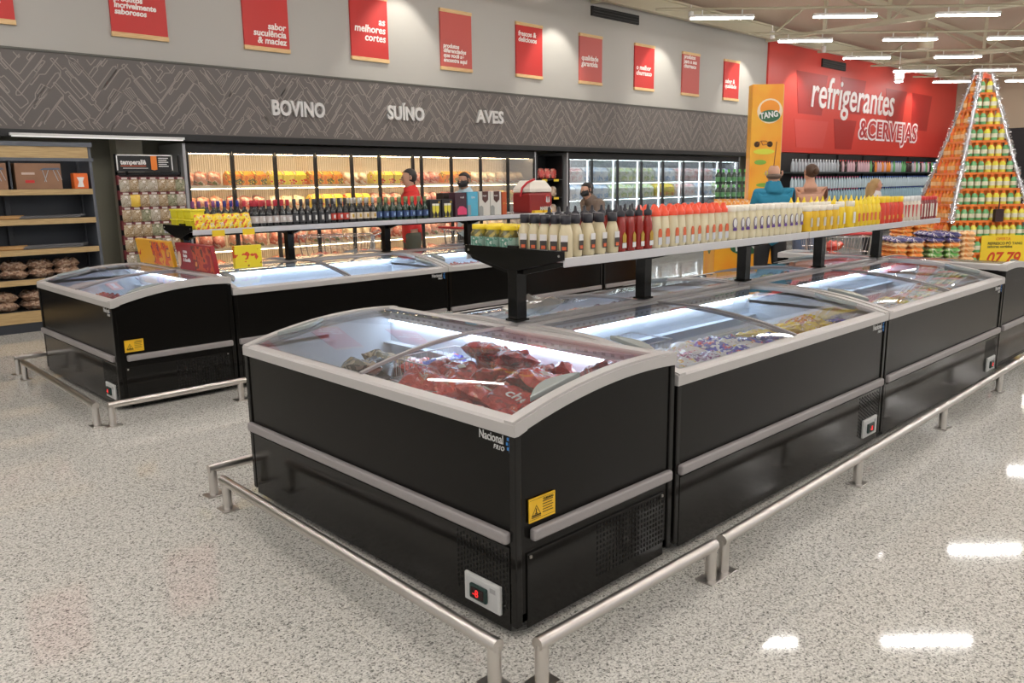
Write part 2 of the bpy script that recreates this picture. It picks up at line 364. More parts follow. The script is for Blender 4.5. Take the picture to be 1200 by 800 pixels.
def lamps():
    d = Vector((math.sin(YAW), -math.cos(YAW), 0)); f = Vector((math.cos(YAW), math.sin(YAW), 0)); c0 = Vector((CAM[0], CAM[1], 0)); rz = math.atan2(d.y, d.x)
    proto = thing('ceiling_lamp', 'linear', 'light', (0, 0, 4.7), rz, 'linear ceiling lamps')
    q = MB(); q.box(-.62, -.045, .0, .62, .045, .05); q.box(-.4, -.01, .05, -.38, .01, .14); q.box(.38, -.01, .05, .4, .01, .14); q.build('housing', M['white'], proto)
    q = MB(); q.box(-.61, -.036, -.03, .61, .036, 0); q.build('diffuser', M['tube'], proto, bevel=.01)
    first = True
    for j in range(-7, 6):
        dep = 16.6+2.78*j if j >= 0 else 12.83+2.75*(j+1); lo = hi = None; n = 0
        for k in range(-6, 14):
            lat = 4.18+2.4*k+.22*j if j >= 0 else 8.07+2.4*(k-3)
            p = c0+f*dep+d*lat
            if p.y > 7.9 or p.x > 31.2 or p.y < -8.5 or p.x < -8.5: continue
            n += 1; lo = lat if lo is None else lo; hi = lat
            lab = f'white tube ceiling lamp, {nth(n)} from the left in the {nth(j+8)} row ahead of the camera'
            if first: proto.location = (p.x, p.y, 4.7); proto['label'] = lab; first = False
            else: dup(proto, (p.x, p.y, 4.7), rz, lab)
        if n:
            a, e = c0+f*dep+d*(lo-1.3), c0+f*dep+d*(hi+1.3)
            q = MB(); q.tube([(a.x, a.y, 4.86), (e.x, e.y, 4.86)], .028, 4)
            tag(q.build('lamp_rail', M['cream']), f'cream rail carrying the {nth(j+8)} row of ceiling lamps ahead of the camera', 'rail')
lamps()
def spots():
    """wall washers hung from the eaves beam"""
    for i, (x, y, z, tx, tz) in enumerate(((9.9, 8.2, 4.85, 9.9, 3.9), (13.2, 8.2, 4.85, 13.2, 3.9), (16.6, 8.2, 4.85, 16.6, 3.9), (19.3, 8.2, 4.8, 19.3, 3.8), (27.4, 8.2, 4.8, 27.4, 3.8), (6.3, 8.2, 4.9, 6.3, 3.9))):
        lab = ['above the third banner left of the grille', 'just right of the grey wall grille', 'above the rightmost banner', 'at the left end of the red wall', 'above the right end of the red wall', 'above the banner reading cortes'][i]
        t = thing('wall_spotlight', f'small white spotlight washing the wall {lab}', 'light', (x, y, z))
        q = MB(); q.lathe([(.04, 0), (.055, .02), (.055, .16), (.02, .17)], 10); q.tube([(0, 0, .16), (0, 0, .3)], .01, 6); q.build('lamp_head', M['white'], t)
        ld = bpy.data.lights.new('spot', 'SPOT'); ld.energy = SPOT; ld.spot_size = R(74); ld.spot_blend = .5; ld.shadow_soft_size = .03; ld.color = (1, .95, .86)
        lo = bpy.data.objects.new('spot_bulb', ld); COL.objects.link(lo); adopt(lo, t); lo.location = (0, 0, -.02)
        v = Vector((tx-x, 9-y, tz-z-.5)); lo.rotation_euler = v.to_track_quat('-Z', 'Y').to_euler()
spots()
def track_spot():
    t = thing('projector_lamp', 'bright white projector lamp hanging in front of the red wall', 'light', (24.1, 8.1, 4.42))
    q = MB(); q.lathe([(.10, 0), (.14, .05), (.14, .22), (.05, .26)], 12); q.tube([(0, 0, .25), (0, 0, 1.02)], .015, 6); q.build('lamp_head', M['white'], t)
    q = MB(); q.lathe([(.02, -.03), (.11, -.01), (.11, 0)], 12); q.build('lens', mat('spot_lens', (.8, .88, 1), .3, emit=40), t)
track_spot()

# ------------------------------------------------------------------ banners on the grey wall
def banners():
    wt = mat('banner_white_ink', (.85, .80, .76), .5); rm = M['red']; rp = mat('faded_red_board', (.50, .085, .07), .45)
    data = [(.24, 'carnes\nselecionadas', 3.41, 0, .30, 'L'), (1.96, 'produtos\nincrivelmente\nsaborosos', 3.41, 0, .42, 'L'), (3.68, 'sabor\nsuculência\n& maciez', 3.43, 0, .30, 'R'),
            (5.40, 'as\nmelhores\ncortes', 3.45, 0, .55, 'R'), (7.14, 'produtos\ndiferenciados\nque você só\nencontra aqui', 3.45, 1, .36, 'L'), (8.89, 'frescos &\ndeliciosos', 3.47, 0, .72, 'L'),
            (10.62, 'qualidade\ngarantida', 3.48, 1, .45, 'L'), (12.37, 'o melhor\nchurrasco', 3.48, 0, .42, 'L'), (14.11, 'produtos\npara o seu\nchurrasco', 3.48, 1, .80, 'L'), (15.85, 'sabor &\nqualidade', 3.48, 0, .40, 'L')]
    desc = ['at the far left edge, mostly cut off by the frame', 'reading produtos incrivelmente saborosos', 'reading sabor suculência & maciez', 'reading cortes in large script', 'with four short lines of script low on it', 'with two lines of script near its top', 'faded, left of the black air grille', 'under the right end of the black air grille', 'faded, third line of script high on it, right of the grille', 'rightmost, nearest the red wall']
    for i, (x, s, z0, faded, tz, al) in enumerate(data):
        z1 = 4.42; W_ = .68
        t = thing('wall_banner', f'tall red wall banner {desc[i]}', 'banner', (x, 8.99, z0), 0, 'red banners on the grey wall')
        q = MB(); q.box(0, 0, .05, W_, .029, z1-z0-.05); q.build('board', rp if faded else rm, t)
        q = MB(); q.box(-.005, -.012, 0, W_+.005, .029, .055); q.build('lower_batten', M['wood'], t)
        q = MB(); q.box(-.005, -.012, z1-z0-.055, W_+.005, .029, z1-z0); q.build('upper_batten', M['wood'], t)
        ls = s.split('\n'); n = max(len(l) for l in ls); sz = min(.155, .60/(n*.50)*1.0)
        tt = text('script_lettering', s, sz, (.05 if al == 'L' else W_-.05, -.003, tz*1.0), FRONT, wt, t, ext=.001, bold=.0035, shear=.12, line=.82, align='LEFT' if al == 'L' else 'RIGHT')
        w_ = max(v.co.x for v in tt.data.vertices)-min(v.co.x for v in tt.data.vertices)
        k = min(1, .60/w_)
        for v in tt.data.vertices: v.co.x *= k
        if i == 3:
            for v in tt.data.vertices: v.co.y *= 1.0
banners()

# ------------------------------------------------------------------ island freezers
def arch(s): return .80+.094*s+.17*s*(1-s)          # height of the lid line from the low front (0) to the high back (1)
def perfor(q, x0, x1, z0, z1, y, dx=.018, dz=.022, w=.006, h=.012, face='y', stag=True):
    k = 0; x = x0
    while x < x1:
        z = z0+(dz/2 if (k % 2 and stag) else 0)
        while z < z1:
            if face == 'y': q.box(x, y, z, x+w, y+.001, z+h)
            else: q.box(y-.001, x, z, y, x+w, z+h)
            z += dz
        x += dx; k += 1
def make_freezer(L, W, label, loc, rz, logo=True, end='right', sticker=True, panel=True, group='black island freezers with glass lids', detail=True, mirror=False):
    """front low edge along local x at y=0; its right end (local x=L) carries the controls"""
    t = thing('island_freezer', label, 'freezer', loc, rz, group)
    N = 14; ss = [i/N for i in range(N+1)]
    # body shell
    q = MB(); q.box(.012, .012, .06, L-.012, .03, .757); q.box(.012, W-.03, .06, L-.012, W-.012, .86); q.box(.012, .03, .06, L-.012, W-.03, .09)
    for x0, x1 in ((.012, .03), (L-.03, L-.012)):
        q.prism([(.03, .06)]+[(.03+(W-.06)*s, arch(s)-.043) for s in ss]+[(W-.03, .06)], x0, x1, 'x')
    q.build('body', M['panel'], t)
    for x in (0.004, L-.034):
        q = MB(); q.box(x, .004, .05, x+.03, .034, .753); q.build('corner_post', M['black'], t, bevel=.004)
        q = MB(); q.box(x, W-.034, .05, x+.03, W-.004, .845); q.build('corner_post', M['black'], t, bevel=.004)
    # lower service panels, proud of the body
    q = MB(); q.box(.04, .006, .028, L-.04, .014, .345); q.build('service_panel', M['black'], t, bevel=.002)
    if detail:
        q = MB(); q.box(L-.014, .06, .032, L-.006, W-.06, .315); q.build('service_panel', M['black'], t, bevel=.002)
    q = MB(); fr = [(0, .752), (0, .792), (.010, .80), (.055, .806), (.062, .80), (.062, .765), (.02, .752)]
    q.prism(fr, .0015, L-.0015, 'x')
    q.prism([(W-.065, .872), (W-.065, .893), (W-.05, .897), (W-.005, .894), (W, .888), (W, .85), (W-.02, .85)], .0015, L-.0015, 'x')
    for x0, x1, x2, x3 in ((0, .06, .008, .052), (L-.06, L, L-.052, L-.008)):
        pts = [(.0012+(W-.0024)*s, arch(s)) for s in ss]
        q.prism([(y, z-.006) for y, z in pts]+[(y, z-.047) for y, z in pts[::-1]], x0, x1, 'x')
        q.prism([(y, z+.003) for y, z in pts]+[(y, z-.006) for y, z in pts[::-1]], x2, x3, 'x')
    q.build('rim', M['rim'], t)
    # liner
    q = MB(); x0, x1, y0, y1, zb = .06, L-.06, .062, W-.065, .34
    q.box(x0-.012, y0, zb, x0, y1, .80); q.box(x1, y0, zb, x1+.012, y1, .80); q.box(x0, y0-.012, zb, x1, y0, .77); q.box(x0, y1, zb, x1, y1+.012, .872); q.box(x0, y0, zb-.01, x1, y1, zb)
    q.box(x0, y1-.05, .70, x1, y1, .708); q.box(x0, y1-.032, .838, x1, y1, .843); q.box(x0, y1-.012, .60, x1, y1, .612)  # thin ledge above the light strip is added to block its upward light
    # end walls reach up under the curved lid
    for a in (x0-.012, x1):
        q.prism([(y0, .78)]+[(y0+(y1-y0)*s, arch(.07+.86*s)-.03) for s in ss]+[(y1, .78)], a, a+.012, 'x')
    q.build('liner', M['bin'], t)
    q = MB(); q.box(x0+.03, y1-.028, .826, x1-.03, y1-.016, .837); q.build('light_strip', M['led'], t)
    if detail:
        q = MB(); k = .12
        while k < L-.12:
            q.box(k, y1-.004, .848, k+.018, y1-.001, .860); k += .05
        q.build('air_slots', mat('dark_slot', (.52, .53, .56), .5), t)
    # two curved glass lids
    for side in (0, 1):
        a, b, dz = (.05, L/2+.02, .0) if side == 0 else (L/2-.02, L-.05, -.009)
        lo, hi = .045/W, 1-.05/W; n = 16; vs = []; fs = []
        for i in range(n+1):
            s = lo+(hi-lo)*i/n; y = W*s; z = arch(s)-.006+dz
            vs += [(a, y, z), (b, y, z)]
        fs = [(2*i, 2*i+1, 2*i+3, 2*i+2) for i in range(n)]
        q = MB(); q.add(vs, fs, True); lid = q.build('glass_lid', M['lid'], t)
        xe = b-.018 if side == 0 else a
        q = MB(); pts = [(W*(lo+(hi-lo)*i/n), arch(lo+(hi-lo)*i/n)) for i in range(n+1)]
        q.prism([(y, z+.001+dz) for y, z in pts]+[(y, z-.012+dz) for y, z in pts[::-1]], xe, xe+.018, 'x'); q.build('edge_bar', M['strip'], lid)
        # half-moon handle near the outer end
        hx = a+.03 if side == 0 else b-.03; sg = 1 if side == 0 else -1; yc, hl = W*.31, .135
        q = MB(); poly = [(hx, yc-hl)]+[(hx+sg*.062*math.sin(math.pi*i/12), yc-hl+2*hl*i/12) for i in range(1, 12)]+[(hx, yc+hl)]
        if sg > 0: poly = poly[::-1]
        zt = [(p[0], p[1], arch(p[1]/W)+.018+dz) for p in poly]; zl = [(p[0], p[1], arch(p[1]/W)-.004+dz) for p in poly]; m_ = len(poly)
        q.add(zl+zt, [tuple(range(m_, 2*m_)), tuple(range(m_))[::-1]]+[(i, (i+1) % m_, (i+1) % m_+m_, i+m_) for i in range(m_)])
        q.build('handle', M['handle'], lid, bevel=.004)
    # bumper strips
    q = MB(); q.box(.02, -.018, .36, L-.035, .013, .405); q.build('bumper_strip', M['strip'], t, bevel=.010, seg=3)
    for xx in ((L-.012, L+.018), (-.018, .012)) if W == .93 or label.startswith(('black end', 'end freezer')) else ():
        q = MB(); q.box(xx[0], .075, .36, xx[1], W-.03, .405); q.build('bumper_strip', M['strip'], t, bevel=.010, seg=3)
    # casters
    for cx, cy in ((.12, .12), (L-.12, .12), (.12, W-.12), (L-.12, W-.12)):
        q = MB(); q.tube([(cx-.018, cy, .03), (cx+.018, cy, .03)], .03, 12); q.box(cx-.02, cy-.015, .03, cx+.02, cy+.015, .06); q.build('caster', M['black2'], t)
    if detail:
        slot = mat('vent_slot', (.001, .001, .001), .8)
        q = MB(); perfor(q, L-.32, L-.05, .10, .33, .0045, .0175, .020); q.build('vent_grille', slot, t)
        q = MB(); perfor(q, W*.47, W-.07, .09, .29, L-.0045, .020, .022, .007, .013, face='x', stag=False); q.build('vent_grille', slot, t)
        q = MB()
        for y in (.075, W-.075):
            q.box(L-.0065, y-.005, .295, L-.001, y+.005, .305)
        q.build('screws', M['steel'], t)
    if panel:
        q = MB(); q.box(L-.268, -.008, .076, L-.078, .006, .186); p = q.build('control_panel', mat('pale_grey_plate', (.62, .63, .62), .35), t, bevel=.004)
        q = MB(); q.box(L-.255, -.010, .088, L-.09, -.007, .176); q.build('inner_frame', mat('plate_inner', (.56, .57, .57), .4), p, bevel=.002)
        q = MB(); q.box(L-.228, -.022, .100, L-.138, -.008, .158); q.build('display_box', mat('green_black_bezel', (.01, .035, .03), .3), p, bevel=.006)
        q = MB(); q.box(L-.216, -.0235, .110, L-.150, -.0215, .148); q.build('screen', mat('dark_screen', (.02, .002, .003), .2), p)
        text('digits', '-8', .040, (L-.207, -.024, .115), FRONT, mat('red_led_digit', (1, .03, .03), .4, emit=.8), p, bold=0)
        q = MB(); q.box(L-.128, -.0105, .15, L-.098, -.0095, .168); q.build('small_label', mat('grey_print', (.35, .35, .36), .5), p)
    if sticker:
        q = MB(); q.box(L-.0045, .068, .425, L+.0, .2, .512); 
        s_ = q.build('warning_sticker', M['yellow'], t); s_.location.x = -.006
        tri = mat('sticker_black', (.02, .015, .0), .5)
        q = MB(); X = L+.0012
        def tr(c, r, h=.0):
            a, b = c; return [(X, a-r, b-r*.7), (X, a+r, b-r*.7), (X, a, b+r)]
        o3, i3 = tr((.103, .462), .024), tr((.103, .463), .018)
        q.add(o3+i3, [(0, 1, 4, 3), (1, 2, 5, 4), (2, 0, 3, 5)]); q.box(L, .101, .456, X, .105, .472); q.box(L, .096, .452, X, .11, .455)
        q.box(L, .072, .434, X, .196, .4345); q.box(L, .072, .506, X, .196, .5065)
        o = q.build('warning_triangle', tri, s_)
        q = MB()
        for k in range(5): q.box(L, .135, .488-k*.010, X, .188-.004*(k % 2), .4905-k*.010)
        for k in range(2): q.box(L, .080, .446-k*.006, X, .126, .4485-k*.006)
        q.build('sticker_text_lines', tri, s_)
        text('sticker_word', 'CUIDADO', .011, (X, .138, .494), (R(90), 0, R(90)), tri, s_)
        s_.location.x = -.003
    if logo:
        wt = mat('silver_print', (.62, .62, .62), .4)
        text('maker_wordmark', 'Nacional', .044, (L-.192, .0115, .712), FRONT, wt, t, bold=.0006, sx=.80, ext=.0008)
        text('maker_subline', 'FRIO', .022, (L-.118, .0115, .688), FRONT, wt, t, bold=.0004, ext=.0008, shear=.2, space=1.2)
        bl = mat('logo_blue', (.04, .22, .60), .4); q = MB()
        for k in range(8):
            a = k*math.pi/4
            q.box(L-.034+.015*math.cos(a)-.0045, .0100, .718+.024*math.sin(a)-.0055, L-.034+.015*math.cos(a)+.0045, .0112, .718+.024*math.sin(a)+.0055)
        q.box(L-.039, .0102, .706, L-.033, .0112, .724)
        q.build('maker_emblem', bl, t)
    return t

FZ = {}
FZ['end'] = make_freezer(1.96, .93, 'large black end freezer nearest the camera, full of red meat bags', (0, 1.96, 0), R(-90))
FZ['f2'] = make_freezer(2.18, .95, 'black side freezer right of the nearest end freezer, with bright coloured packets', (.945, 0, 0), 0)
FZ['f3'] = make_freezer(2.31, .95, 'black side freezer farther along, beside the far end freezer', (3.14, 0, 0), 0)
FZ['b2'] = make_freezer(2.18, .95, 'open side freezer behind the nearest shelf posts, backing the right row', (3.125, 1.96, 0), R(180), sticker=False, panel=False, logo=False, detail=False)
FZ['b3'] = make_freezer(2.31, .95, 'farther side freezer behind the shelf posts, backing the right row', (5.45, 1.96, 0), R(180), sticker=False, panel=False, logo=False, detail=False)
FZ['far'] = make_freezer(1.96, .93, 'end freezer closing the far end of the near island', (6.40, 0, 0), R(90), logo=False)
I2X, I2Y, W2 = .08, 4.14, .90
FZ['l_end'] = make_freezer(1.84, .90, 'black end freezer of the left island holding red packs', (I2X, I2Y+1.84, 0), R(-90))
FZ['l2'] = make_freezer(2.17, W2, 'nearly empty lit freezer right of the left island end freezer', (.985, I2Y, 0), 0)
FZ['l3'] = make_freezer(2.33, W2, 'left island side freezer with small red packs, behind the pickle jars', (3.16, I2Y, 0), 0)
FZ['lb2'] = make_freezer(2.17, W2, 'left island freezer in the rear row facing the meat coolers, nearest its end', (3.155, I2Y+1.84, 0), R(180), sticker=False, panel=False, logo=False, detail=False)
FZ['lb3'] = make_freezer(2.33, W2, 'left island rear row freezer facing the coolers, in front of the red shirted man', (5.49, I2Y+1.84, 0), R(180), sticker=False, panel=False, logo=False, detail=False)
FZ['lfar'] = make_freezer(1.84, .90, 'end freezer closing the far end of the left island', (6.41, I2Y, 0), R(90), logo=False, sticker=False)

# ------------------------------------------------------------------ stainless guard rails
def rail(p0, p1, posts, label, h=.145, r=.0235):
    """p0, p1 ends on the floor; posts: distances along; ends get mitred posts"""
    p0, p1 = Vector((*p0, 0)), Vector((*p1, 0)); d = (p1-p0); L = d.length; rz = math.atan2(d.y, d.x)
    t = thing('guard_rail', label, 'rail', p0, rz, 'stainless guard rails round the freezers')
    q = MB(); q.tube([(-r*.9, 0, h), (L+r*.9, 0, h)], r, 16); q.build('rail_tube', M['steel'], t)
    for x in posts:
        q = MB(); q.tube([(x, 0, .006), (x, 0, h-.004)], r*.98, 16); p = q.build('post', M['steel'], t)
        q = MB(); q.prism([(x-.05, -.04), (x+.05, -.04), (x+.05, .04), (x-.05, .04)], 0, .006, 'z'); q.build('foot_plate', M['steel'], p, bevel=.002)
rail((-.215, -.115), (-.175, 1.90), (0, 2.0), 'polished rail along the long front of the nearest end freezer')
rail((-.10, -.215), (.875, -.225), (0, .975), 'polished rail below the vented short side of the nearest end freezer')
rail((.97, -.225), (7.6, -.13), (0, 1.35, 2.69, 3.95, 5.25, 6.6), 'long polished rail below the right row of side freezers')
rail((-.14, 2.12), (.9, 2.12), (0, 1.0), 'short polished rail behind the left end of the nearest end freezer')
rail((-.16, 3.90), (-.13, 5.82), (0, 1.92), 'polished rail along the long front of the left end freezer')
rail((-.08, 3.83), (.86, 3.83), (0, .92), 'polished rail below the vented side of the left end freezer')
rail((.95, 3.83), (6.3, 3.9), (0, 1.3, 2.6, 3.9, 5.3), 'polished rail below the left island side freezers, facing the near island')
rail((-.12, 6.08), (.8, 6.10), (0, .9), 'short polished rail behind the left end freezer')

# ------------------------------------------------------------------ overhead shelves above the islands
def shelf_unit(loc, L, D, posts, joint, label, zs=1.22, price_strip=None):
    """long raised shelf on central posts; local origin on the floor at the near end, centre line"""
    t = thing('overhead_shelf', label, 'shelf', loc, 0)
    for a, b in ((0, joint-.004), (joint+.004, L)):
        q = MB(); q.box(a, -D/2+.012, zs-.02, b, D/2-.012, zs); p = q.build('shelf_board', M['shelf'], t)
        for y0, y1 in ((-D/2, -D/2+.012), (D/2-.012, D/2)):
            q = MB(); q.box(a, y0, zs-.042, b, y1, zs+.002); q.build('shelf_edge', M['shelfe'], p, bevel=.003)
    q = MB(); q.box(.02, -.03, zs-.07, L-.02, .03, zs-.02); q.build('spine_beam', M['black2'], t)
    for i, x in enumerate(posts):
        q = MB(); q.box(x-.036, -.036, .912, x+.032, .032, zs-.02 if i else zs+.045); p = q.build('post', M['black'], t, bevel=.003)
        q = MB(); q.box(x-.045, -.04, .902, x+.045, .04, .912); q.build('post_foot', M['black'], p)
        q = MB(); q.prism([(-D/2+.01, zs-.021), (D/2-.01, zs-.021), (D/2-.03, zs-.04), (.07, zs-.095), (-.07, zs-.095), (-D/2+.03, zs-.04)], x-.012, x+.012, 'x'); q.build('bracket', M['black'], p)
    q = MB(); q.prism([(-D/2, zs+.035), (D/2, zs+.035), (D/2, zs-.008), (.05, zs-.075), (-.05, zs-.075), (-D/2, zs-.008)], -.008, .0, 'x'); q.build('end_plate', M['black'], t, bevel=.002)
    q = MB()
    for y in (-D/2+.03, D/2-.03): q.tube([(-.011, y, zs+.01), (-.007, y, zs+.01)], .006, 8)
    q.build('end_screws', M['steel'], t)
    return t
S1Y, S1Z = 1.03, 1.235
shelf_unit((1.0, S1Y, 0), 4.95, .70, (.0+.03, 1.08, 2.22, 3.36, 4.47), 2.45, 'long grey overhead shelf of sauces above the near island', S1Z)
S2Y, S2Z = 5.06, 1.235
shelf_unit((.97, S2Y, 0), 4.55, .60, (.06, 1.03, 2.13, 3.25, 4.3), 2.31, 'long grey overhead shelf of wine bottles above the left island', S2Z)

# ------------------------------------------------------------------ bottles and jars (root mesh body, parts cap / label)
def front_label(q, hw, z0, z1, y, n=1): q.box(-hw, y-.0012, z0, hw, y, z1)
def proto_bottle(name, cat, body, bm, parts, n=10, sx=1, sy=1, n2=None):
    t = thing(name, 'x', cat, (0, 0, -50)); q = MB(); q.lathe(body, n, sx=sx, sy=sy); q.build('body', bm, t)
    for pn, fn, pm in parts:
        q = MB(); fn(q); q.build(pn, pm, t)
    PROTO.append(t); return t
PROTO = []
creamy = mat('cream_sauce', (.66, .58, .38), .3, coat=.3); creamy2 = mat('pale_mayonnaise', (.76, .69, .48), .3, coat=.3)
blk = mat('black_cap', (.012, .012, .02), .35); redp = mat('orange_red_cap', (.80, .08, .03), .35); wcap = mat('cream_white_cap', (.80, .76, .66), .35)
ket = mat('dark_ketchup', (.30, .018, .012), .25, coat=.4); lw = mat('label_white', (.75, .75, .74), .4); lk = mat('label_black', (.05, .04, .035), .4)
lo_ = mat('label_orange_red', (.72, .14, .05), .4); lg = mat('label_grey_white', (.60, .62, .66), .4); lb = mat('label_blue', (.05, .12, .42), .4); lr = mat('label_red', (.60, .03, .03), .4)
ly = mat('label_yellow', (.85, .55, .03), .4); lp = mat('label_purple', (.10, .03, .25), .4); lgr = mat('label_green', (.05, .30, .12), .4); gold = mat('gold_foil', (.55, .35, .06), .3, .5)
yel = mat('yellow_plastic', (.86, .62, .02), .35, coat=.2); yel2 = mat('mustard_yellow', (.80, .50, .02), .35, coat=.2)
glassg = mat('dark_wine_glass', (.012, .014, .016), .12, coat=.5); glassgr = mat('dark_green_glass', (.012, .035, .02), .12, coat=.5)
sqb = [(.031, 0), (.034, .01), (.034, .11), (.024, .145), (.019, .155)]
P_mus = proto_bottle('sauce_bottle', 'bottle', sqb, creamy, [
    ('cap', lambda q: q.lathe([(.024, .155), (.025, .16), (.025, .195), (.022, .197)], 12), blk),
    ('label', lambda q: (front_label(q, .017, .075, .105, -.0345), ), lw), ('label', lambda q: (front_label(q, .017, .03, .075, -.0345), ), lk),
    ('label_emblem', lambda q: q.box(-.010, -.0372, .036, .010, -.0360, .052), lo_)])
P_ket = proto_bottle('ketchup_bottle', 'bottle', [(.027, 0), (.029, .01), (.027, .06), (.027, .12), (.021, .165), (.017, .175)], ket, [
    ('cap', lambda q: q.lathe([(.022, .175), (.022, .198), (.010, .205), (.006, .228), (.004, .23)], 10), blk),
    ('label', lambda q: q.prism([(-.012, .045), (.012, .045), (.013, .08), (0, .098), (-.013, .08)], -.0305, -.029, 'y'), gold), ('label_foot', lambda q: q.box(-.014, -.0305, .018, .014, -.029, .043), lw)])
P_mayr = proto_bottle('mayonnaise_bottle', 'bottle', [(.030, 0), (.032, .01), (.032, .11), (.028, .15), (.027, .165)], creamy2, [
    ('cap', lambda q: q.lathe([(.029, .165), (.029, .185), (.022, .19), (.012, .215), (.008, .22)], 10), redp),
    ('label', lambda q: q.prism([(-.015, .055), (.015, .055), (.015, .085), (.008, .10), (-.008, .10), (-.015, .085)], -.0345, -.032, 'y'), lo_), ('label_foot', lambda q: q.box(-.015, -.0345, .015, .015, -.032, .055), lg)])
P_mayw = proto_bottle('mayonnaise_bottle', 'bottle', [(.033, 0), (.036, .01), (.036, .12), (.031, .158), (.030, .165)], creamy2, [
    ('cap', lambda q: q.lathe([(.032, .165), (.033, .17), (.033, .192), (.029, .196)], 12), wcap),
    ('label', lambda q: q.prism([(.021*math.cos(k*math.pi/5), .095+.034*math.sin(k*math.pi/5)) for k in range(10)][::-1], -.038, -.036, 'y'), mat('label_ring', (.16, .13, .24), .4)),
    ('label_centre', lambda q: q.prism([(.016*math.cos(k*math.pi/5), .098+.026*math.sin(k*math.pi/5)) for k in range(10)][::-1], -.039, -.038, 'y'), lw),
    ('label_foot', lambda q: q.box(-.017, -.039, .052, .017, -.037, .068), lp)])
P_must = proto_bottle('mustard_tub', 'bottle', [(.036, 0), (.038, .01), (.038, .11), (.033, .135)], yel2, [
    ('cap', lambda q: q.lathe([(.034, .135), (.037, .14), (.037, .168), (.034, .17)], 12), wcap), ('label', lambda q: q.box(-.016, -.040, .03, .016, -.038, .09), mat('label_pale_grey', (.6, .55, .45), .4))])
P_yel = proto_bottle('mustard_bottle', 'bottle', [(.028, 0), (.031, .01), (.031, .12), (.022, .15), (.018, .16)], yel, [
    ('cap', lambda q: q.lathe([(.021, .16), (.021, .175), (.008, .20), (.004, .222)], 10), mat('bright_yellow_cap', (.90, .70, .03), .35)),
    ('label', lambda q: q.box(-.014, -.0335, .035, .014, -.031, .095), lo_)])
P_yelw = proto_bottle('mustard_bottle', 'bottle', [(.034, 0), (.036, .01), (.036, .13), (.028, .15)], yel, [
    ('cap', lambda q: q.lathe([(.030, .15), (.031, .155), (.031, .185), (.028, .188)], 10), wcap), ('label', lambda q: q.box(-.018, -.038, .03, .018, -.036, .11), lw)])
P_red = proto_bottle('ketchup_bottle', 'bottle', [(.030, 0), (.033, .01), (.033, .13), (.024, .16)], mat('bright_ketchup', (.70, .05, .02), .3, coat=.3), [
    ('cap', lambda q: q.lathe([(.025, .16), (.027, .165), (.027, .20), (.023, .205)], 10), yel), ('label', lambda q: q.box(-.012, -.035, .03, .012, -.033, .06), mat('label_gold', (.75, .4, .05), .4))])
P_wr = proto_bottle('sauce_bottle', 'bottle', [(.027, 0), (.029, .01), (.029, .13), (.020, .16)], mat('clear_cream', (.72, .66, .55), .3, coat=.3), [
    ('cap', lambda q: q.lathe([(.022, .16), (.024, .163), (.024, .195), (.020, .2)], 10), lw), ('label', lambda q: q.prism([(-.016, .13), (.016, .13), (.004, .03), (-.004, .03)][::-1], -.0315, -.029, 'y'), lr)])
P_wd = proto_bottle('sauce_bottle', 'bottle', [(.025, 0), (.027, .01), (.027, .14), (.020, .16)], mat('dark_red_sauce', (.25, .02, .02), .3, coat=.3), [
    ('cap', lambda q: q.lathe([(.021, .16), (.023, .163), (.023, .185), (.020, .19)], 10), lr), ('label', lambda q: q.box(-.013, -.0295, .02, .013, -.027, .13), mat('label_cream', (.75, .68, .58), .4))])
P_jar = proto_bottle('pickle_jar', 'jar', [(.046, 0), (.050, .008), (.050, .095), (.040, .112), (.040, .116)],
    ramp_mat('pickles_in_brine', [(0, (.10, .09, .02)), (.42, (.30, .24, .03)), (.5, (.08, .14, .03)), (.6, (.42, .33, .06))], 45, .12, coat=.6, kind='voronoi'), [
    ('cap', lambda q: q.lathe([(.042, .114), (.043, .117), (.043, .136), (.040, .138)], 16), mat('lid_yellow', (.90, .68, .02), .35)),
    ('label', lambda q: q.lathe([(.0508, .03), (.0508, .078)], 16), ramp_mat('jar_label', [(0, (.30, .45, .38)), (.5, (.10, .28, .20)), (.62, (.65, .68, .62))], 30, .4))], n=16)
wine = [(.031, 0), (.034, .006), (.034, .105), (.028, .130), (.014, .155), (.013, .20)]
def P_wine(bm, lab, foil, mark, z0=.03, z1=.09, name='wine_bottle'):
    return proto_bottle(name, 'bottle', wine, bm, [('label', lambda q: q.lathe([(.0348, z0), (.0348, z1)], 10), lab),
        ('foil', lambda q: q.lathe([(.0145, .175), (.0155, .18), (.0155, .225), (.013, .228)], 8), foil), ('label_mark', lambda q: q.box(-.010, -.0368, z0+.014, .010, -.0350, z1-.014), mark)], n=10)
P_w1 = P_wine(glassg, mat('paper_pinkish', (.55, .50, .48), .5), mat('red_foil', (.45, .02, .04), .3), lw)
P_w2 = P_wine(glassg, mat('paper_charcoal', (.05, .05, .055), .5), mat('black_foil', (.03, .03, .035), .3), mat('silver_mark', (.70, .70, .68), .4), .025, .095)
P_w3 = P_wine(glassg, mat('paper_red', (.55, .06, .04), .5), blk, lw)
P_w4 = P_wine(glassg, mat('paper_cream', (.72, .62, .48), .5), mat('silver_foil', (.45, .43, .40), .3, .5), gold)
P_w5 = P_wine(glassgr, mat('paper_navy', (.03, .06, .17), .5), mat('foil_green_gold', (.18, .22, .10), .3, .4), mat('pale_blue_mark', (.25, .38, .60), .4), name='beer_bottle')
P_w6 = P_wine(glassg, mat('paper_violet', (.12, .03, .12), .5), mat('violet_foil', (.14, .03, .16), .3), gold)
P_w7 = P_wine(glassg, mat('paper_deep_blue', (.02, .03, .16), .5), mat('blue_foil', (.015, .02, .22), .3), lw)

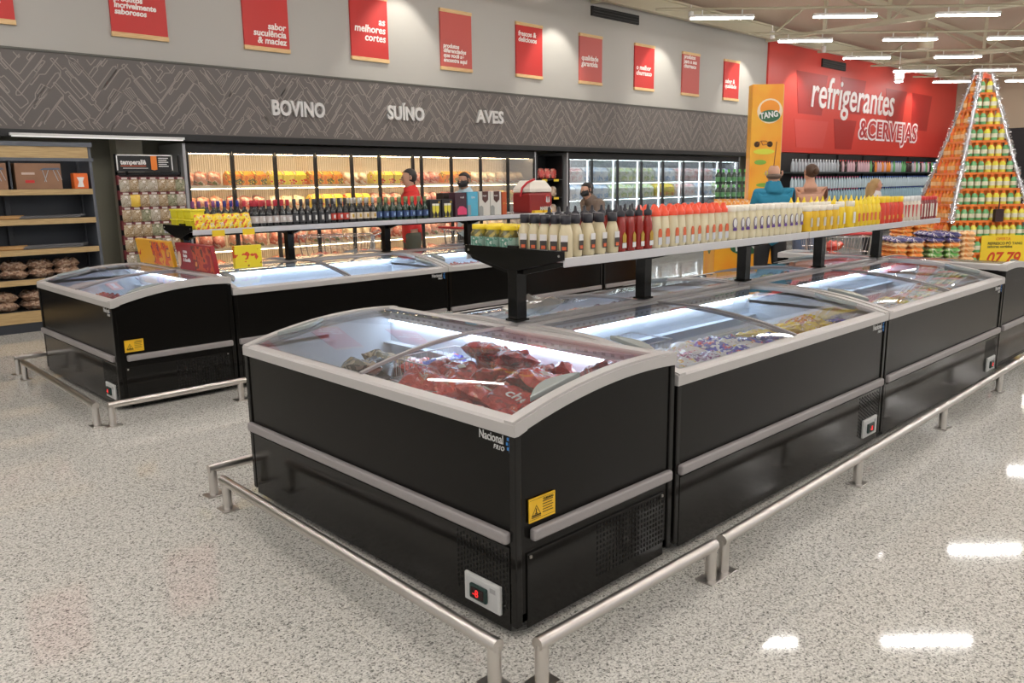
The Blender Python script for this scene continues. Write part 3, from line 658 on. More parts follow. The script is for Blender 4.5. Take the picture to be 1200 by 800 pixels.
def row(P, xs, y, z, what, where, group, rz=0, jig=.004):
    for i, x in enumerate(xs):
        dup(P, (x+rnd.uniform(-jig, jig), y+rnd.uniform(-jig, jig), z), rz+rnd.uniform(-.12, .12), f'{what} {nth(i+1)} from left, {where}', group)
def lin(a, b, n): return [a+(b-a)*i/(n-1) for i in range(n)] if n > 1 else [a]
def sauces():
    z = S1Z+.001; yf = S1Y-.30
    # pickle jars and mustards along the near end
    for i, y in enumerate(lin(1.335, 1.115, 3)):
        dup(P_jar, (1.062, y, z), R(-75), f'pickle jar with yellow lid at the shelf end, {nth(i+1)} from the left', 'pickle jars on the shelf end')
    for i, y in enumerate((1.325, 1.225, 1.115)):
        dup(P_jar, (1.168, y, z), R(-75), f'yellow lidded pickle jar in the row behind, {nth(i+1)} from the left', 'pickle jars behind')
    for i, y in enumerate(lin(.985, .715, 5)):
        dup(P_mus, (1.045, y, z), R(-60), f'black capped cream sauce bottle along the shelf end, {nth(i+1)} from left', 'cream sauce bottles with black caps')
    row(P_mus, lin(1.13, 1.40, 4), yf, z, 'black capped cream sauce bottle', 'long shelf front', 'cream sauce bottles with black caps')
    row(P_mus, lin(1.13, 1.40, 4), yf+.09, z, 'second row cream sauce', 'behind the front ones', 'cream sauce bottles behind')
    row(P_ket, lin(1.475, 1.70, 4), yf, z, 'dark red ketchup bottle with black nozzle', 'between cream and red capped bottles', 'ketchup bottles with black nozzles')
    row(P_ket, lin(1.14, 1.80, 11), yf+.18, z, 'back row black nozzle ketchup bottle', 'over the cream bottles', 'ketchup bottles in the back row')
    row(P_mayr, lin(1.775, 2.44, 10), yf, z, 'mayonnaise bottle with tall red cap', 'long shelf front', 'mayonnaise bottles with red caps')
    row(P_mayr, lin(1.80, 2.46, 10), yf+.09, z, 'second row red capped mayonnaise bottle', 'behind the front ones', 'red capped mayonnaise behind')
    row(P_mayr, lin(1.86, 2.46, 9), yf+.18, z, 'third row red capped mayonnaise bottle', 'from the shelf front', 'red capped mayonnaise third row')
    row(P_mayw, lin(2.525, 3.36, 12), yf, z, 'large mayonnaise bottle with white cap', 'long shelf front', 'mayonnaise bottles with white caps')
    row(P_mayw, lin(2.56, 3.36, 11), yf+.10, z, 'second row white capped mayonnaise', 'behind the front ones', 'white capped mayonnaise behind')
    row(P_must, lin(3.50, 3.90, 5), yf, z, 'short yellow mustard tub', 'long shelf front', 'yellow mustard tubs')
    row(P_yelw, lin(3.42, 4.0, 7), yf+.10, z, 'tall yellow bottle with white cap', 'behind the mustard tubs', 'tall yellow bottles with white caps')
    row(P_yelw, lin(4.01, 4.17, 2), yf, z, 'yellow bottle with white label', 'beside the mustard tubs', 'yellow bottles with white labels')
    row(P_yel, lin(4.27, 4.66, 6), yf, z, 'yellow mustard bottle with pointed cap', 'before the bright ketchups', 'mustard bottles with pointed caps')
    row(P_yel, lin(3.66, 4.66, 11), yf+.20, z, 'back row pointed yellow mustard bottle', 'over the shorter tubs', 'pointed mustard bottles in the back row')
    row(P_red, lin(4.74, 5.10, 5), yf, z, 'bright red yellow capped ketchup', 'on the far shelf part', 'bright ketchup bottles')
    row(P_red, lin(4.76, 5.10, 5), yf+.10, z, 'bright red yellow capped ketchup', 'in the second row', 'bright ketchup bottles behind')
    row(P_wr, lin(5.17, 5.50, 5), yf, z, 'pale sauce bottle with tapering red label', 'near the far shelf end', 'pale bottles with red labels')
    row(P_wd, lin(5.56, 5.88, 6), yf, z, 'dark red sauce bottle with cream label', 'at the far shelf end', 'dark red bottles at the far end')
    row(P_wd, lin(5.22, 5.88, 9), yf+.10, z, 'dark red sauce bottle with cream label', 'far end second row', 'dark red bottles behind')
sauces()
def crumple(q, hx, hy, hz, seed, nu=12, nv=10, amp=.18, tail=0):
    """a stuffed pouch: two skins meeting in a flat seam, dented by noise"""
    r = random.Random(seed); ph = [r.uniform(0, 6.3) for _ in range(8)]; vs = []; fs = []
    def zf(u, v, s):
        t = max(0, (1-abs(u)**3.2)*(1-abs(v)**3.2))**.62
        d = 1+amp*(math.sin(5*u+ph[0]+2*v)+math.sin(7*v+ph[1]-3*u)+.7*math.sin(11*u+ph[2])*math.cos(9*v+ph[3]))
        k = noise.noise(Vector((2.6*u+seed, 2.6*v, s)))+.8*abs(noise.noise(Vector((4.5*u+seed, 4.5*v, 3*s))))
        return s*hz*t*(d+amp*3.2*k)+hz*amp*1.6*noise.noise(Vector((1.7*u, 1.7*v, seed)))+.10*hz*math.sin(3*u+ph[4])*math.cos(2.5*v+ph[5])
    for s in (1, -1):
        o = len(vs)
        for i in range(nu+1):
            for j in range(nv+1):
                u, v = -1+2*i/nu, -1+2*j/nv
                wx = 1-.07*v*v+.03*math.sin(4*v+ph[6]); wy = 1-.08*u*u+.03*math.sin(4*u+ph[7])
                if tail: wy *= (1 if u < .45 else 1-.68*math.sin(min(1, (u-.45)/.35)*math.pi/2)+(.55*max(0, (u-.8)/.2)))
                vs.append((hx*u*wx, hy*v*wy, zf(u, v, s)))
        for i in range(nu):
            for j in range(nv):
                a = o+i*(nv+1)+j; f = (a, a+nv+1, a+nv+2, a+1)
                fs.append(f if s > 0 else f[::-1])
    q.add(vs, fs, True); return q
def packs_on_left_shelf():
    z = S2Z+.001; yf = S2Y-.225
    row(P_w1, lin(1.555, 1.885, 6), yf, z, 'wine bottle with red foil and pale label', 'right of the yellow snacks', 'red foil wine bottles')
    row(P_w1, lin(1.52, 1.88, 7), yf+.10, z, 'second row red foil wine bottle', 'behind the front ones', 'red foil wine bottles behind')
    row(P_w6, lin(1.10, 1.28, 4), yf+.20, z, 'wine bottle with violet foil', 'behind the yellow snack packs', 'violet foil wine bottles')
    row(P_w7, lin(1.33, 1.50, 4), yf+.20, z, 'wine bottle with blue foil', 'behind the yellow snack packs', 'blue foil wine bottles')
    row(P_w2, lin(1.945, 2.285, 6), yf, z, 'black bottle with silver square mark', 'left island shelf', 'black bottles with silver marks')
    row(P_w2, lin(1.93, 2.285, 6), yf+.10, z, 'second row silver marked black bottle', 'behind the front ones', 'black bottles with silver marks behind')
    row(P_w3, lin(2.345, 2.485, 3), yf, z, 'dark bottle with orange red label', 'left island shelf', 'dark bottles with red labels')
    row(P_w4, lin(2.555, 2.80, 4), yf, z, 'dark bottle with cream label and silver foil', 'left island shelf', 'dark bottles with cream labels')
    row(P_w4, lin(2.36, 2.80, 7), yf+.10, z, 'second row silver foil bottle', 'behind the red labelled ones', 'silver foil bottles behind')
    row(P_w5, lin(2.865, 3.445, 8), yf, z, 'green beer bottle with navy label', 'before the glass printed gift boxes', 'green beer bottles')
    row(P_w5, lin(2.865, 3.445, 8), yf+.10, z, 'second row green beer bottle', 'behind the front ones', 'green beer bottles behind')
    # yellow tubs at the near end, two high
    tubm = mat('yellow_tub_plastic', (.80, .70, .03), .35)
    for i, (y, zz) in enumerate(((5.26, 0), (5.11, 0), (4.96, 0), (5.26, 1), (5.11, 1), (4.96, 1))):
        pos = ('left', 'middle', 'right')[i % 3]; lvl = ('lower', 'upper')[zz]
        t = thing('yellow_tub', f'yellow square tub, {pos} of the {lvl} layer at the left shelf end', 'tub', (1.08, y, z+zz*.083), 0, 'yellow tubs at the shelf end')
        q = MB(); q.prism([(-.055, 0), (.055, 0), (.062, .066), (-.062, .066)], -.062, .062, 'y'); q.build('tub_body', tubm, t, bevel=.006)
        q = MB(); q.box(-.067, -.067, .066, .067, .067, .080); q.build('tub_lid', mat('yellow_tub_lid', (.88, .78, .05), .35), t, bevel=.004)
    sn = ramp_mat('yellow_snack_print', [(0, (.75, .10, .03)), (.42, (.88, .66, .02)), (.57, (.88, .70, .04)), (.60, (.82, .80, .72)), (.64, (.55, .20, .03)), (.67, (.85, .60, .02))], 30, .3, coat=.3)
    for i, x in enumerate(lin(1.05, 1.46, 6)):
        q = MB(); crumple(q, .044, .068, .014, 40+i, 12, 12, .24)
        o = q.build('snack_pack', sn, loc=(x, yf-.03, z+.06), rot=(R(78), rnd.uniform(-.08, .08), rnd.uniform(-.2, .2)))
        tag(o, f'bright yellow snack pack over the left end freezer, {nth(i+1)} from left', 'snack pack', 'yellow snack packs')
    for i, x in enumerate((1.13, 1.40)):
        q = MB(); q.box(0, 0, 0, .11, .002, .05); o = q.build('price_tag', yel, loc=(x, S2Y-.303, S2Z-.058)); tag(o, f'yellow price tag clipped under the yellow snack packs, {("left","right")[i]} one', 'price tag')
    # printed gift boxes
    def gift(x0, x1, y, h, m, label, deco, dp=.10, nm='gift_box'):
        t = thing(nm, label, 'box', (x0, y, z)); q = MB(); q.box(0, 0, 0, x1-x0, dp, h); q.build('carton', m, t, bevel=.002); deco(t, x1-x0, h); return t
    dk = mat('black_gift_carton', (.022, .020, .022), .3); fl = mat('printed_beer_yellow', (.80, .70, .08), .4); foam = mat('printed_foam', (.85, .84, .78), .4)
    def glasses(t, w_, h):
        for k, cx in enumerate((w_*.33, w_*.66)):
            q = MB(); q.prism([(cx-.022, .145), (cx+.022, .145), (cx+.020, .07), (cx+.007, .045), (cx-.007, .045), (cx-.020, .07)][::-1], -.003, -.001, 'y')
            q.box(cx-.002, -.003, .012, cx+.002, -.001, .045); q.box(cx-.014, -.003, .008, cx+.014, -.001, .013); q.build('printed_glass', fl, t)
            q = MB(); q.box(cx-.022, -.004, .125, cx+.022, -.002, .147); q.build('printed_foam_head', foam, t)
        q = MB(); q.lathe([(.012, 0), (.012, .003)], 10); o = q.build('printed_seal', gold, t); o.location = (w_*.8, -.004, h-.03); o.rotation_euler = (R(90), 0, 0)
    gift(3.50, 3.645, 4.82, .19, dk, 'black gift box printed with two beer glasses, left one', glasses)
    gift(3.66, 3.805, 4.82, .19, dk, 'black gift box printed with two beer glasses, right one', glasses)
    def rose(t, w_, h):
        q = MB(); q.prism([(.03, .02), (w_-.0, .02), (w_-.0, .08), (w_-.05, .11), (.06, .11), (.03, .08)][::-1], -.003, -.001, 'y'); q.build('pink_print', mat('pink_print', (.70, .06, .16), .4), t)
        text('small_print', 'rosé', .03, (.07, -.003, h-.06), FRONT, lw, t)
    gift(3.84, 4.00, 4.82, .255, mat('plum_carton', (.055, .022, .035), .35), 'plum gift box with pink print beside the blue box', rose)
    def blu(t, w_, h):
        q = MB(); q.box(.0, -.003, .01, .045, -.001, .12); q.build('grey_print', mat('grey_blue_print', (.25, .33, .36), .4), t)
        text('small_print', 'GIN', .03, (.05, -.003, h-.07), (R(90), R(0), 0), lw, t)
    gift(4.015, 4.165, 4.82, .26, mat('sky_blue_carton', (.10, .42, .58), .35), 'sky blue gift box left island shelf', blu)
    def shield(t, w_, h):
        q = MB(); q.prism([(.045, h), (w_-.03, h), (w_-.03, h-.09), (w_*.54, h-.125), (.045, h-.09)][::-1], -.003, -.001, 'y'); q.build('brown_shield', mat('brown_print', (.08, .03, .025), .4), t)
        text('shield_word', 'PURO', .022, (w_*.30, -.004, h-.055), FRONT, lw, t)
        q = MB(); q.prism([(.0, .0), (.055, .0), (.055, .09), (.03, .11), (.0, .10)][::-1], -.003, -.001, 'y'); q.build('grey_cup_print', mat('grey_cup_print', (.30, .31, .29), .4), t)
    wc = mat('off_white_carton', (.66, .64, .58), .4)
    gift(4.185, 4.345, 4.82, .26, wc, 'off white gift box with brown shield, left of the pair', shield)
    gift(4.355, 4.515, 4.82, .26, wc, 'off white gift box with brown shield, right of the pair', shield)
    gift(4.53, 4.60, 4.82, .25, mat('rust_carton', (.45, .08, .02), .4), 'narrow rust red box beside the off white gift boxes', lambda t, w_, h: text('small_print', 'gin', .03, (.012, -.003, .12), FRONT, gold, t))
    gift(3.84, 4.60, 5.02, .25, mat('brown_black_carton', (.035, .022, .018), .4), 'long dark carton standing behind the coloured gift boxes', lambda t, w_, h: text('small_print', 'kit', .05, (.6, -.003, h-.05), FRONT, gold, t), dp=.12)
    # red and white insulated bucket
    t = thing('insulated_bucket', 'dark red insulated bucket with white sloped top and white emblem', 'bucket', (5.17, 4.97, z))
    q = MB(); q.prism([(-.19, -.15), (.19, -.15), (.19, .15), (-.19, .15)], 0, .235, 'z'); q.build('bucket_body', mat('bucket_red', (.26, .02, .018), .35), t, bevel=.025, seg=3)
    q = MB(); q.add([(-.185, -.145, .237), (.185, -.145, .237), (.185, .145, .237), (-.185, .145, .237), (-.13, -.09, .375), (.13, -.09, .375), (.13, .09, .375), (-.13, .09, .375), (-.185, -.145, .28), (.185, -.145, .28), (.185, .145, .28), (-.185, .145, .28)],
        [(3, 2, 1, 0), (0, 1, 9, 8), (1, 2, 10, 9), (2, 3, 11, 10), (3, 0, 8, 11), (8, 9, 5, 4), (9, 10, 6, 5), (10, 11, 7, 6), (11, 8, 4, 7), (4, 5, 6, 7)])
    q.build('bucket_lid', mat('bucket_white', (.78, .74, .66), .4), t, bevel=.012)
    q = MB(); q.tube([(-.20, 0, .19), (-.20, -.03, .29), (-.17, -.08, .35), (-.10, -.14, .39)], .013, 8); q.build('handle', mat('handle_red', (.60, .03, .04), .35), t)
    text('bucket_word', 'MARRUÁ', .058, (-.03, -.156, .03), FRONT, lw, t, bold=.002, sx=.85)
    q = MB(); q.lathe([(.052, 0), (.052, .003), (.040, .003), (.040, 0)], 24); o = q.build('emblem_ring', mat('emblem_red', (.65, .06, .05), .4), t); o.location = (.10, -.153, .155); o.rotation_euler = (R(90), 0, 0)
    q = MB()
    for sx_ in (-1, 1): q.prism([(.10+sx_*.006, .115), (.10+sx_*.030, .125), (.10+sx_*.024, .175), (.10+sx_*.016, .19), (.10+sx_*.010, .16)][::-sx_], -.160, -.157, 'y')
    q.build('emblem_figures', lw, t)
    for i, x in enumerate((4.86, 5.02)):
        q = MB(); q.box(0, 0, 0, .13, .06, .03); o = q.build('shelf_label_box', ly, loc=(x+.15, 4.775, z)); tag(o, f'small orange carton lying in front of the dark red bucket, {("left","right")[i]}', 'box')
packs_on_left_shelf()
for p in PROTO:       # the patterns the copies were taken from
    for c in list(KIDS.get(p.name, ())): bpy.data.objects.remove(c)
    KIDS.pop(p.name, None); bpy.data.objects.remove(p)

# ------------------------------------------------------------------ display cartons leaning on the left end freezer
def display_boards():
    for nm, y0, y1, m1, m2, m3, lab in (('yellow', 5.93, 5.16, (.85, .42, .03), (.75, .12, .03), (.25, .03, .12), 'yellow printed food carton standing on the back rim of the left end freezer'),
                                       ('red', 5.02, 4.33, (.33, .015, .02), (.60, .10, .03), (.10, .05, .03), 'dark red printed food carton standing on the left end freezer rim')):
        t = thing('display_carton', lab, 'box', (.945, y0, .905), R(-90)); L = y0-y1
        T = Matrix.Rotation(R(8), 4, 'X')
        q = MB(); q.box(0, 0, 0, L, .035, .225, T); q.build('carton', mat(nm+'_food_carton', m1, .35, coat=.3), t, bevel=.003)
        pr = ramp_mat(nm+'_food_print', [(0, m1), (.42, m2), (.55, m3), (.60, m1), (.68, (.8, .45, .1))], 9, .35, coat=.3)
        q = MB(); q.box(L*.46, -.0015, .012, L*.97, 0, .213, T); q.build('food_picture', pr, t)
        if nm == 'red':
            text('carton_words', 'Pizza\nfesta\n& família', .042, (L*.19, -.022, .145), FRONT, lw, t, bold=.001, shear=.15)
            q = MB(); q.prism([(L*.08+.035*math.cos(a*.7), .09+.065*math.sin(a*.7)) for a in range(9)], -.022, -.0205, 'y'); q.build('white_oval', mat('cream_print', (.7, .5, .35), .4), t)
        else:
            q = MB(); q.tube([(L*.10+.05*math.cos(a), -.013-.0, .12+.045*math.sin(a*2)) for a in (0, .7, 1.4, 2.1, 2.8)], .006, 6); q.build('red_curl', lr, t)
    q = MB(); q.box(0, 0, 0, .24, .05, .19); t = thing('snack_carton', 'small yellow carton with red print standing behind the dark red carton', 'box', (1.25, 4.62, .905), 0)
    q.build('carton', ramp_mat('yellow_carton_print', [(0, (.70, .08, .03)), (.40, (.85, .68, .03)), (.66, (.85, .72, .05)), (.72, (.3, .05, .02))], 14, .35), t, bevel=.003)
display_boards()

# ------------------------------------------------------------------ frozen goods inside the islands
def pouch_protos():
    P = {}
    meat = ramp_mat('red_meat_pouch', [(0, (.16, .012, .012)), (.36, (.42, .022, .018)), (.47, (.56, .035, .025)), (.54, (.30, .02, .016)), (.60, (.62, .10, .05)), (.635, (.72, .55, .50)), (.65, (.48, .03, .02))], 7, .22, coat=.6, detail=5, bump=.25)
    meat2 = ramp_mat('bright_red_pouch', [(0, (.42, .02, .015)), (.45, (.66, .05, .03)), (.57, (.68, .14, .06)), (.61, (.75, .62, .55)), (.635, (.60, .04, .03))], 9, .22, coat=.6, detail=5, bump=.25, off=3)
    tan = ramp_mat('tan_pouch', [(0, (.20, .14, .07)), (.42, (.44, .34, .20)), (.52, (.14, .13, .07)), (.60, (.50, .42, .28))], 8, .25, coat=.5, detail=4, bump=.2)
    dark = ramp_mat('black_green_pouch', [(0, (.02, .025, .02)), (.52, (.05, .06, .04)), (.62, (.40, .34, .20))], 7, .25, coat=.5, bump=.2)
    cols = {'white': [(0, (.55, .08, .12)), (.36, (.80, .78, .78)), (.56, (.82, .80, .80)), (.62, (.75, .55, .10)), (.68, (.70, .05, .20))],
            'blue': [(0, (.80, .80, .85)), (.42, (.04, .06, .45)), (.56, (.10, .10, .50)), (.62, (.75, .10, .12)), (.68, (.8, .8, .8))],
            'yellow': [(0, (.60, .15, .03)), (.40, (.78, .58, .05)), (.56, (.72, .50, .18)), (.64, (.75, .72, .62))],
            'rust': [(0, (.65, .30, .20)), (.44, (.48, .10, .06)), (.54, (.70, .58, .48)), (.62, (.30, .05, .05))],
            'purple': [(0, (.70, .66, .72)), (.42, (.20, .04, .16)), (.52, (.66, .62, .68)), (.62, (.30, .06, .20))],
            'green': [(0, (.60, .55, .40)), (.44, (.25, .30, .08)), (.58, (.62, .55, .20)), (.64, (.7, .7, .6))]}
    CM = {k: ramp_mat(k+'_packet_print', v, 24, .25, coat=.5, detail=4, bump=.2, off=i*2.3) for i, (k, v) in enumerate(cols.items())}
    return meat, meat2, tan, dark, CM
MEAT, MEAT2, TAN, DARKP, CM = pouch_protos()
lab_m = mat('paper_price_label', (.70, .70, .60), .5)
POUCH = {}
def pouch_mesh(key, hx, hy, hz, seed, tail=0, n=(18, 14)):
    k = (key, seed)
    if k not in POUCH:
        q = MB(); crumple(q, hx, hy, hz, seed, n[0], n[1], .16, tail)
        me = bpy.data.meshes.new(key); me.from_pydata(q.v, [], q.f); me.update()
        for p in me.polygons: p.use_smooth = True
        POUCH[k] = me
    return POUCH[k]
def pouch(key, dims, seed, m, loc, rot, label, cat, group, tail=0, extra=None, name=None):
    name = name or {'meat': 'meat_pouch', 'cone': 'meat_pouch', 'tan': 'frozen_pouch', 'packet': 'frozen_packet'}.get(key, 'plastic_bag')
    base = pouch_mesh(key+m.name, *dims, seed, tail)
    if not base.materials: base.materials.append(m)
    o = bpy.data.objects.new(name, base); COL.objects.link(o); o.location = loc; o.rotation_euler = rot; tag(o, label, cat, group)
    if extra: extra(o)
    return o
def chef_label(o):
    text('pouch_script', 'chef', .07, (-.055, -.025, .043), (0, 0, .1), lw, o, bold=.0008, shear=.3, ext=.0006)
def price_label(o):
    q = MB(); q.box(-.02, -.016, .037, .022, .016, .0385); q.build('price_label', lab_m, o)
def red_panel(o):
    q = MB(); q.box(-.05, -.035, .034, .05, .045, .036); p = q.build('orange_red_print', mat('orange_red_print', (.75, .07, .03), .3), o)
    text('panel_words', 'Sadia', .036, (-.04, -.01, .0362), (0, 0, 0), lw, p, bold=.0006, shear=.2, ext=.0004) if False else text('panel_words', 'bife', .04, (-.04, -.01, .0362), (0, 0, 0), lw, p, bold=.0006, shear=.2, ext=.0004)
RW = ['front', 'second', 'third', 'rear']
def fill_end_freezer():
    r = random.Random(21)
    # right half of the nearest freezer: red pouches (world y small); rows go from the front rim (x small) to the back
    n = 0
    for lay, z0, xs, ys in ((0, .575, lin(.20, .73, 4), lin(.20, .92, 5)), (1, .632, lin(.19, .72, 4), lin(.195, .92, 5)), (2, .690, lin(.20, .70, 4), lin(.20, .90, 5))):
        for a, x in enumerate(xs):
            for b, y in enumerate(ys):
                if lay == 2 and r.random() < .06: continue
                tilt = .30 if lay < 2 else .5; n += 1
                up = lay == 2 and a >= 2
                ex = None
                if lay == 2: ex = (chef_label if (a, b) in ((0, 3), (1, 1)) else price_label if (a+b) % 3 == 0 else red_panel if (a+b) % 3 == 1 else None)
                pos = ('lowest', 'middle', 'top')[lay]
                pouch('meat', (.125, .092, .030), r.randrange(6), MEAT if r.random() < .72 else MEAT2, (x+r.uniform(-.015, .015), y+r.uniform(-.015, .015), z0+(.045 if up and r.random() < .6 else 0)+(.02*a if lay == 2 else 0)+r.uniform(0, .01)),
                      (r.uniform(-tilt, tilt), r.uniform(-tilt, tilt)-(.35 if up else 0), r.uniform(-.7, .7)+R(-90)),
                      f'red meat pouch, {pos} layer, {RW[a]} row from the long rim, {nth(5-b)} from left', 'meat pouch', 'red meat pouches in the nearest freezer', extra=ex)
    for i, (x, y, z, rx, ry, rz) in enumerate(((.72, .92, .775, 1.15, .25, .5), (.66, .68, .79, 1.25, -.2, -.3), (.70, .40, .79, 1.1, .4, .9), (.50, 1.0, .74, 1.0, -.2, .3), (.40, .30, .735, .6, .5, 2))):
        pouch('cone', (.105, .075, .036), 30+i, MEAT if i != 2 else MEAT2, (x, y, z-.03), (rx, ry, rz), 'red meat pouch standing upright at the back of the pile, ' + ['leftmost', 'centre left', 'brightest red one', 'beside the lid divider', 'nearest the short rim'][i], 'meat pouch', 'upright red meat pouches', tail=0, extra=price_label if i in (0, 3) else None)
    for i, (x, z) in enumerate(((.22, .69), (.40, .71), (.58, .735), (.74, .76))):
        pouch('meat', (.115, .080, .026), i, MEAT if i % 2 else MEAT2, (x, .158, z), (.1, -.12*i+.1, .1*i), f'red meat pouch lying along the short rim, {nth(i+1)} from the front corner', 'meat pouch', 'red meat pouches along the short rim', extra=price_label if i == 1 else None)
    # left half: two wire baskets, tan pouches
    def basket(x0, y0, x1, y1, z0, z1, label):
        t = thing('wire_basket', label, 'basket', (x0, y0, z0), 0, 'white wire baskets'); w_, l_, h_ = x1-x0, y1-y0, z1-z0
        q = MB()
        for z in (0, h_): q.tube([(0, 0, z), (w_, 0, z), (w_, l_, z), (0, l_, z), (0, 0, z)], .004, 6)
        q.tube([(0, 0, h_*.5), (w_, 0, h_*.5), (w_, l_, h_*.5), (0, l_, h_*.5), (0, 0, h_*.5)], .003, 5); q.build('rim_wires', M['wire'], t)
        q = MB(); k = .03
        while k < w_: q.tube([(k, 0, h_), (k, 0, 0), (k, l_, 0), (k, l_, h_)], .002, 4); k += .035
        k = .03
        while k < l_: q.tube([(0, k, h_), (0, k, 0), (w_, k, 0), (w_, k, h_)], .002, 4); k += .035
        q.build('mesh_wires', M['wire'], t); return t
    basket(.45, 1.04, .84, 1.30, .56, .76, 'white wire basket beside the red pouches, under the lid divider')
    basket(.12, 1.06, .42, 1.50, .50, .66, 'white wire basket near the long rim under the tan pouches')
    items = [((.20, 1.72, .50), (.1, .2, .3), TAN, 'tan pouch lying at the left rim of the nearest freezer'), ((.32, 1.40, .62), (.2, .35, 1.2), TAN, 'tan pouch with dark print, centre of the left half'),
             ((.47, 1.42, .60), (.35, .2, .7), DARKP, 'black and tan pouch in the left half, near the middle'), ((.58, 1.50, .60), (.4, -.2, 2.2), TAN, 'tan pouch leaning toward the light strip'),
             ((.66, 1.34, .58), (.3, .1, .5), MEAT2, 'bright red pouch left of the lid divider'), ((.16, 1.48, .53), (0, .2, 1.4), TAN, 'tan pouch at the long rim, left of the baskets'),
             ((.60, 1.16, .56), (.1, .2, .9), DARKP, 'dark pouch inside the basket by the divider'), ((.26, 1.16, .54), (.1, .1, .2), MEAT2, 'red pouch in the basket near the long rim'),
             ((.26, 1.34, .53), (.1, .1, 1.2), DARKP, 'dark pouch in the basket near the long rim'), ((.50, 1.68, .47), (0, .1, .5), DARKP, 'dark pouch low in the left half near the back'), ((.70, 1.16, .60), (.5, .1, .2), CM['blue'], 'blue packet in the basket by the divider')]
    for i, (l, ro, m, lab) in enumerate(items):
        pouch('tan', (.15, .092, .040), 50+i, m, (l[0], l[1], l[2]+.085), ro, lab, 'frozen pouch', 'pouches in the left half of the nearest freezer', tail=1 if m is TAN else 0)
fill_end_freezer()
def fill(x0, x1, y0, y1, z0, rows, cols, layers, mats, where, group, seed, dims=(.098, .068, .021), slope=0, skip=.0, small=True):
    """packets laid in rows; row 1 nearest the rim the camera sees; columns counted from the left in the photo"""
    r = random.Random(seed)
    for lay in range(layers):
        for a in range(rows):
            for b in range(cols):
                if r.random() < skip: continue
                y = y0+(y1-y0)*(a+.5)/rows; x = x0+(x1-x0)*(b+.5)/cols
                m = CM[mats[min(len(mats)-1, int((b/cols)*len(mats)+r.uniform(-.5, .9)) % len(mats))]] if mats[0] in CM else (MEAT2 if r.random() < .6 else MEAT)
                pos = ('bottom', 'upper', 'top')[lay+(3-layers if layers < 3 and lay else 0)] if layers > 1 else 'single'
                pouch('packet', dims, 70+r.randrange(4), m, (x+r.uniform(-.012, .012), y+r.uniform(-.01, .01), z0+lay*dims[2]*2.2+slope*(b/cols)+r.uniform(0, .012)),
                      (r.uniform(-.35, .35), r.uniform(-.35, .35), r.uniform(-.9, .9)), f'frozen packet {where}, {pos} layer, row {ONES[a+1]}, {nth(b+1)} from left', 'frozen packet', group)
fill(1.05, 2.05, .09, .55, .665, 4, 7, 2, ['rust', 'white', 'purple', 'white', 'blue'], 'in the right freezer left half', 'packets in the second freezer', 1)
fill(2.05, 3.06, .09, .48, .665, 3, 7, 2, ['blue', 'yellow', 'yellow', 'rust'], 'in the right freezer right half', 'packets right of the divider', 2)
fill(3.24, 4.3, .10, .55, .66, 3, 7, 1, ['white', 'purple', 'rust', 'white'], 'in the third freezer left half', 'packets in the third freezer', 3)
fill(4.3, 5.36, .10, .60, .66, 3, 7, 1, ['yellow', 'white', 'rust'], 'in the third freezer right half', 'packets at the far end of the third freezer', 4)
fill(1.05, 3.05, 1.42, 1.86, .70, 2, 10, 1, ['yellow', 'white', 'rust', 'purple'], 'behind the first shelf posts', 'packets in the backing freezer', 5)
fill(3.25, 5.35, 1.42, 1.86, .70, 2, 10, 1, ['white', 'blue', 'yellow', 'rust'], 'behind the far shelf posts', 'packets in the far backing freezer', 6)
fill(5.55, 6.3, .12, 1.8, .70, 4, 3, 1, ['yellow', 'rust', 'white'], 'in the far end freezer', 'packets in the far end freezer', 7)
# left island
fill(I2X+.10, I2X+.66, I2Y+.10, I2Y+.98, .695, 5, 4, 1, ['meat'], 'in the left end freezer', 'red packets in the left end freezer', 8, dims=(.075, .055, .030), skip=.15)
fill(I2X+.10, I2X+.50, I2Y+1.05, I2Y+1.7, .64, 3, 3, 1, ['meat'], 'far in the left end freezer', 'red packets far in the left end freezer', 9, dims=(.07, .055, .030), skip=.2)
fill(1.80, 2.10, I2Y+.10, I2Y+.30, .72, 1, 3, 1, ['meat'], 'in the lit empty freezer', 'few packets in the lit freezer', 10, dims=(.06, .045, .022))
fill(3.30, 3.85, I2Y+.12, I2Y+.45, .735, 3, 5, 1, ['meat'], 'left of the jars', 'red packets left of the jars', 12, dims=(.06, .045, .022))
fill(1.05, 5.3, I2Y+1.38, I2Y+1.78, .70, 1, 18, 1, ['yellow', 'rust', 'white', 'green'], 'in the rear row by the coolers', 'packets in the rear row', 13)
def more_baskets():
    for i, (x0, y0, x1, y1, lab) in enumerate(((1.30, .50, 1.62, .76, 'white wire basket in the second freezer, behind the purple packets'), (3.75, .42, 4.10, .70, 'white wire basket in the third freezer'))):
        t = thing('wire_basket', lab, 'basket', (x0, y0, .60), 0, 'white wire baskets'); w_, l_, h_ = x1-x0, y1-y0, .19
        q = MB()
        for z in (0, h_/2, h_): q.tube([(0, 0, z), (w_, 0, z), (w_, l_, z), (0, l_, z), (0, 0, z)], .0035, 6)
        q.build('rim_wires', M['wire'], t); q = MB(); k = .03
        while k < w_: q.tube([(k, 0, h_), (k, 0, 0), (k, l_, 0), (k, l_, h_)], .002, 4); k += .035
        q.build('mesh_wires', M['wire'], t)
    o = pouch('crumpled', (.17, .11, .035), 99, mat('crumpled_clear_film', (.55, .52, .46), .15, coat=.8), (1.32, 1.20, .93), (-.06, 0, .1), 'crumpled grey plastic bag lying on the glass lid behind the shelf post', 'plastic bag', None, name='plastic_bag')
more_baskets()

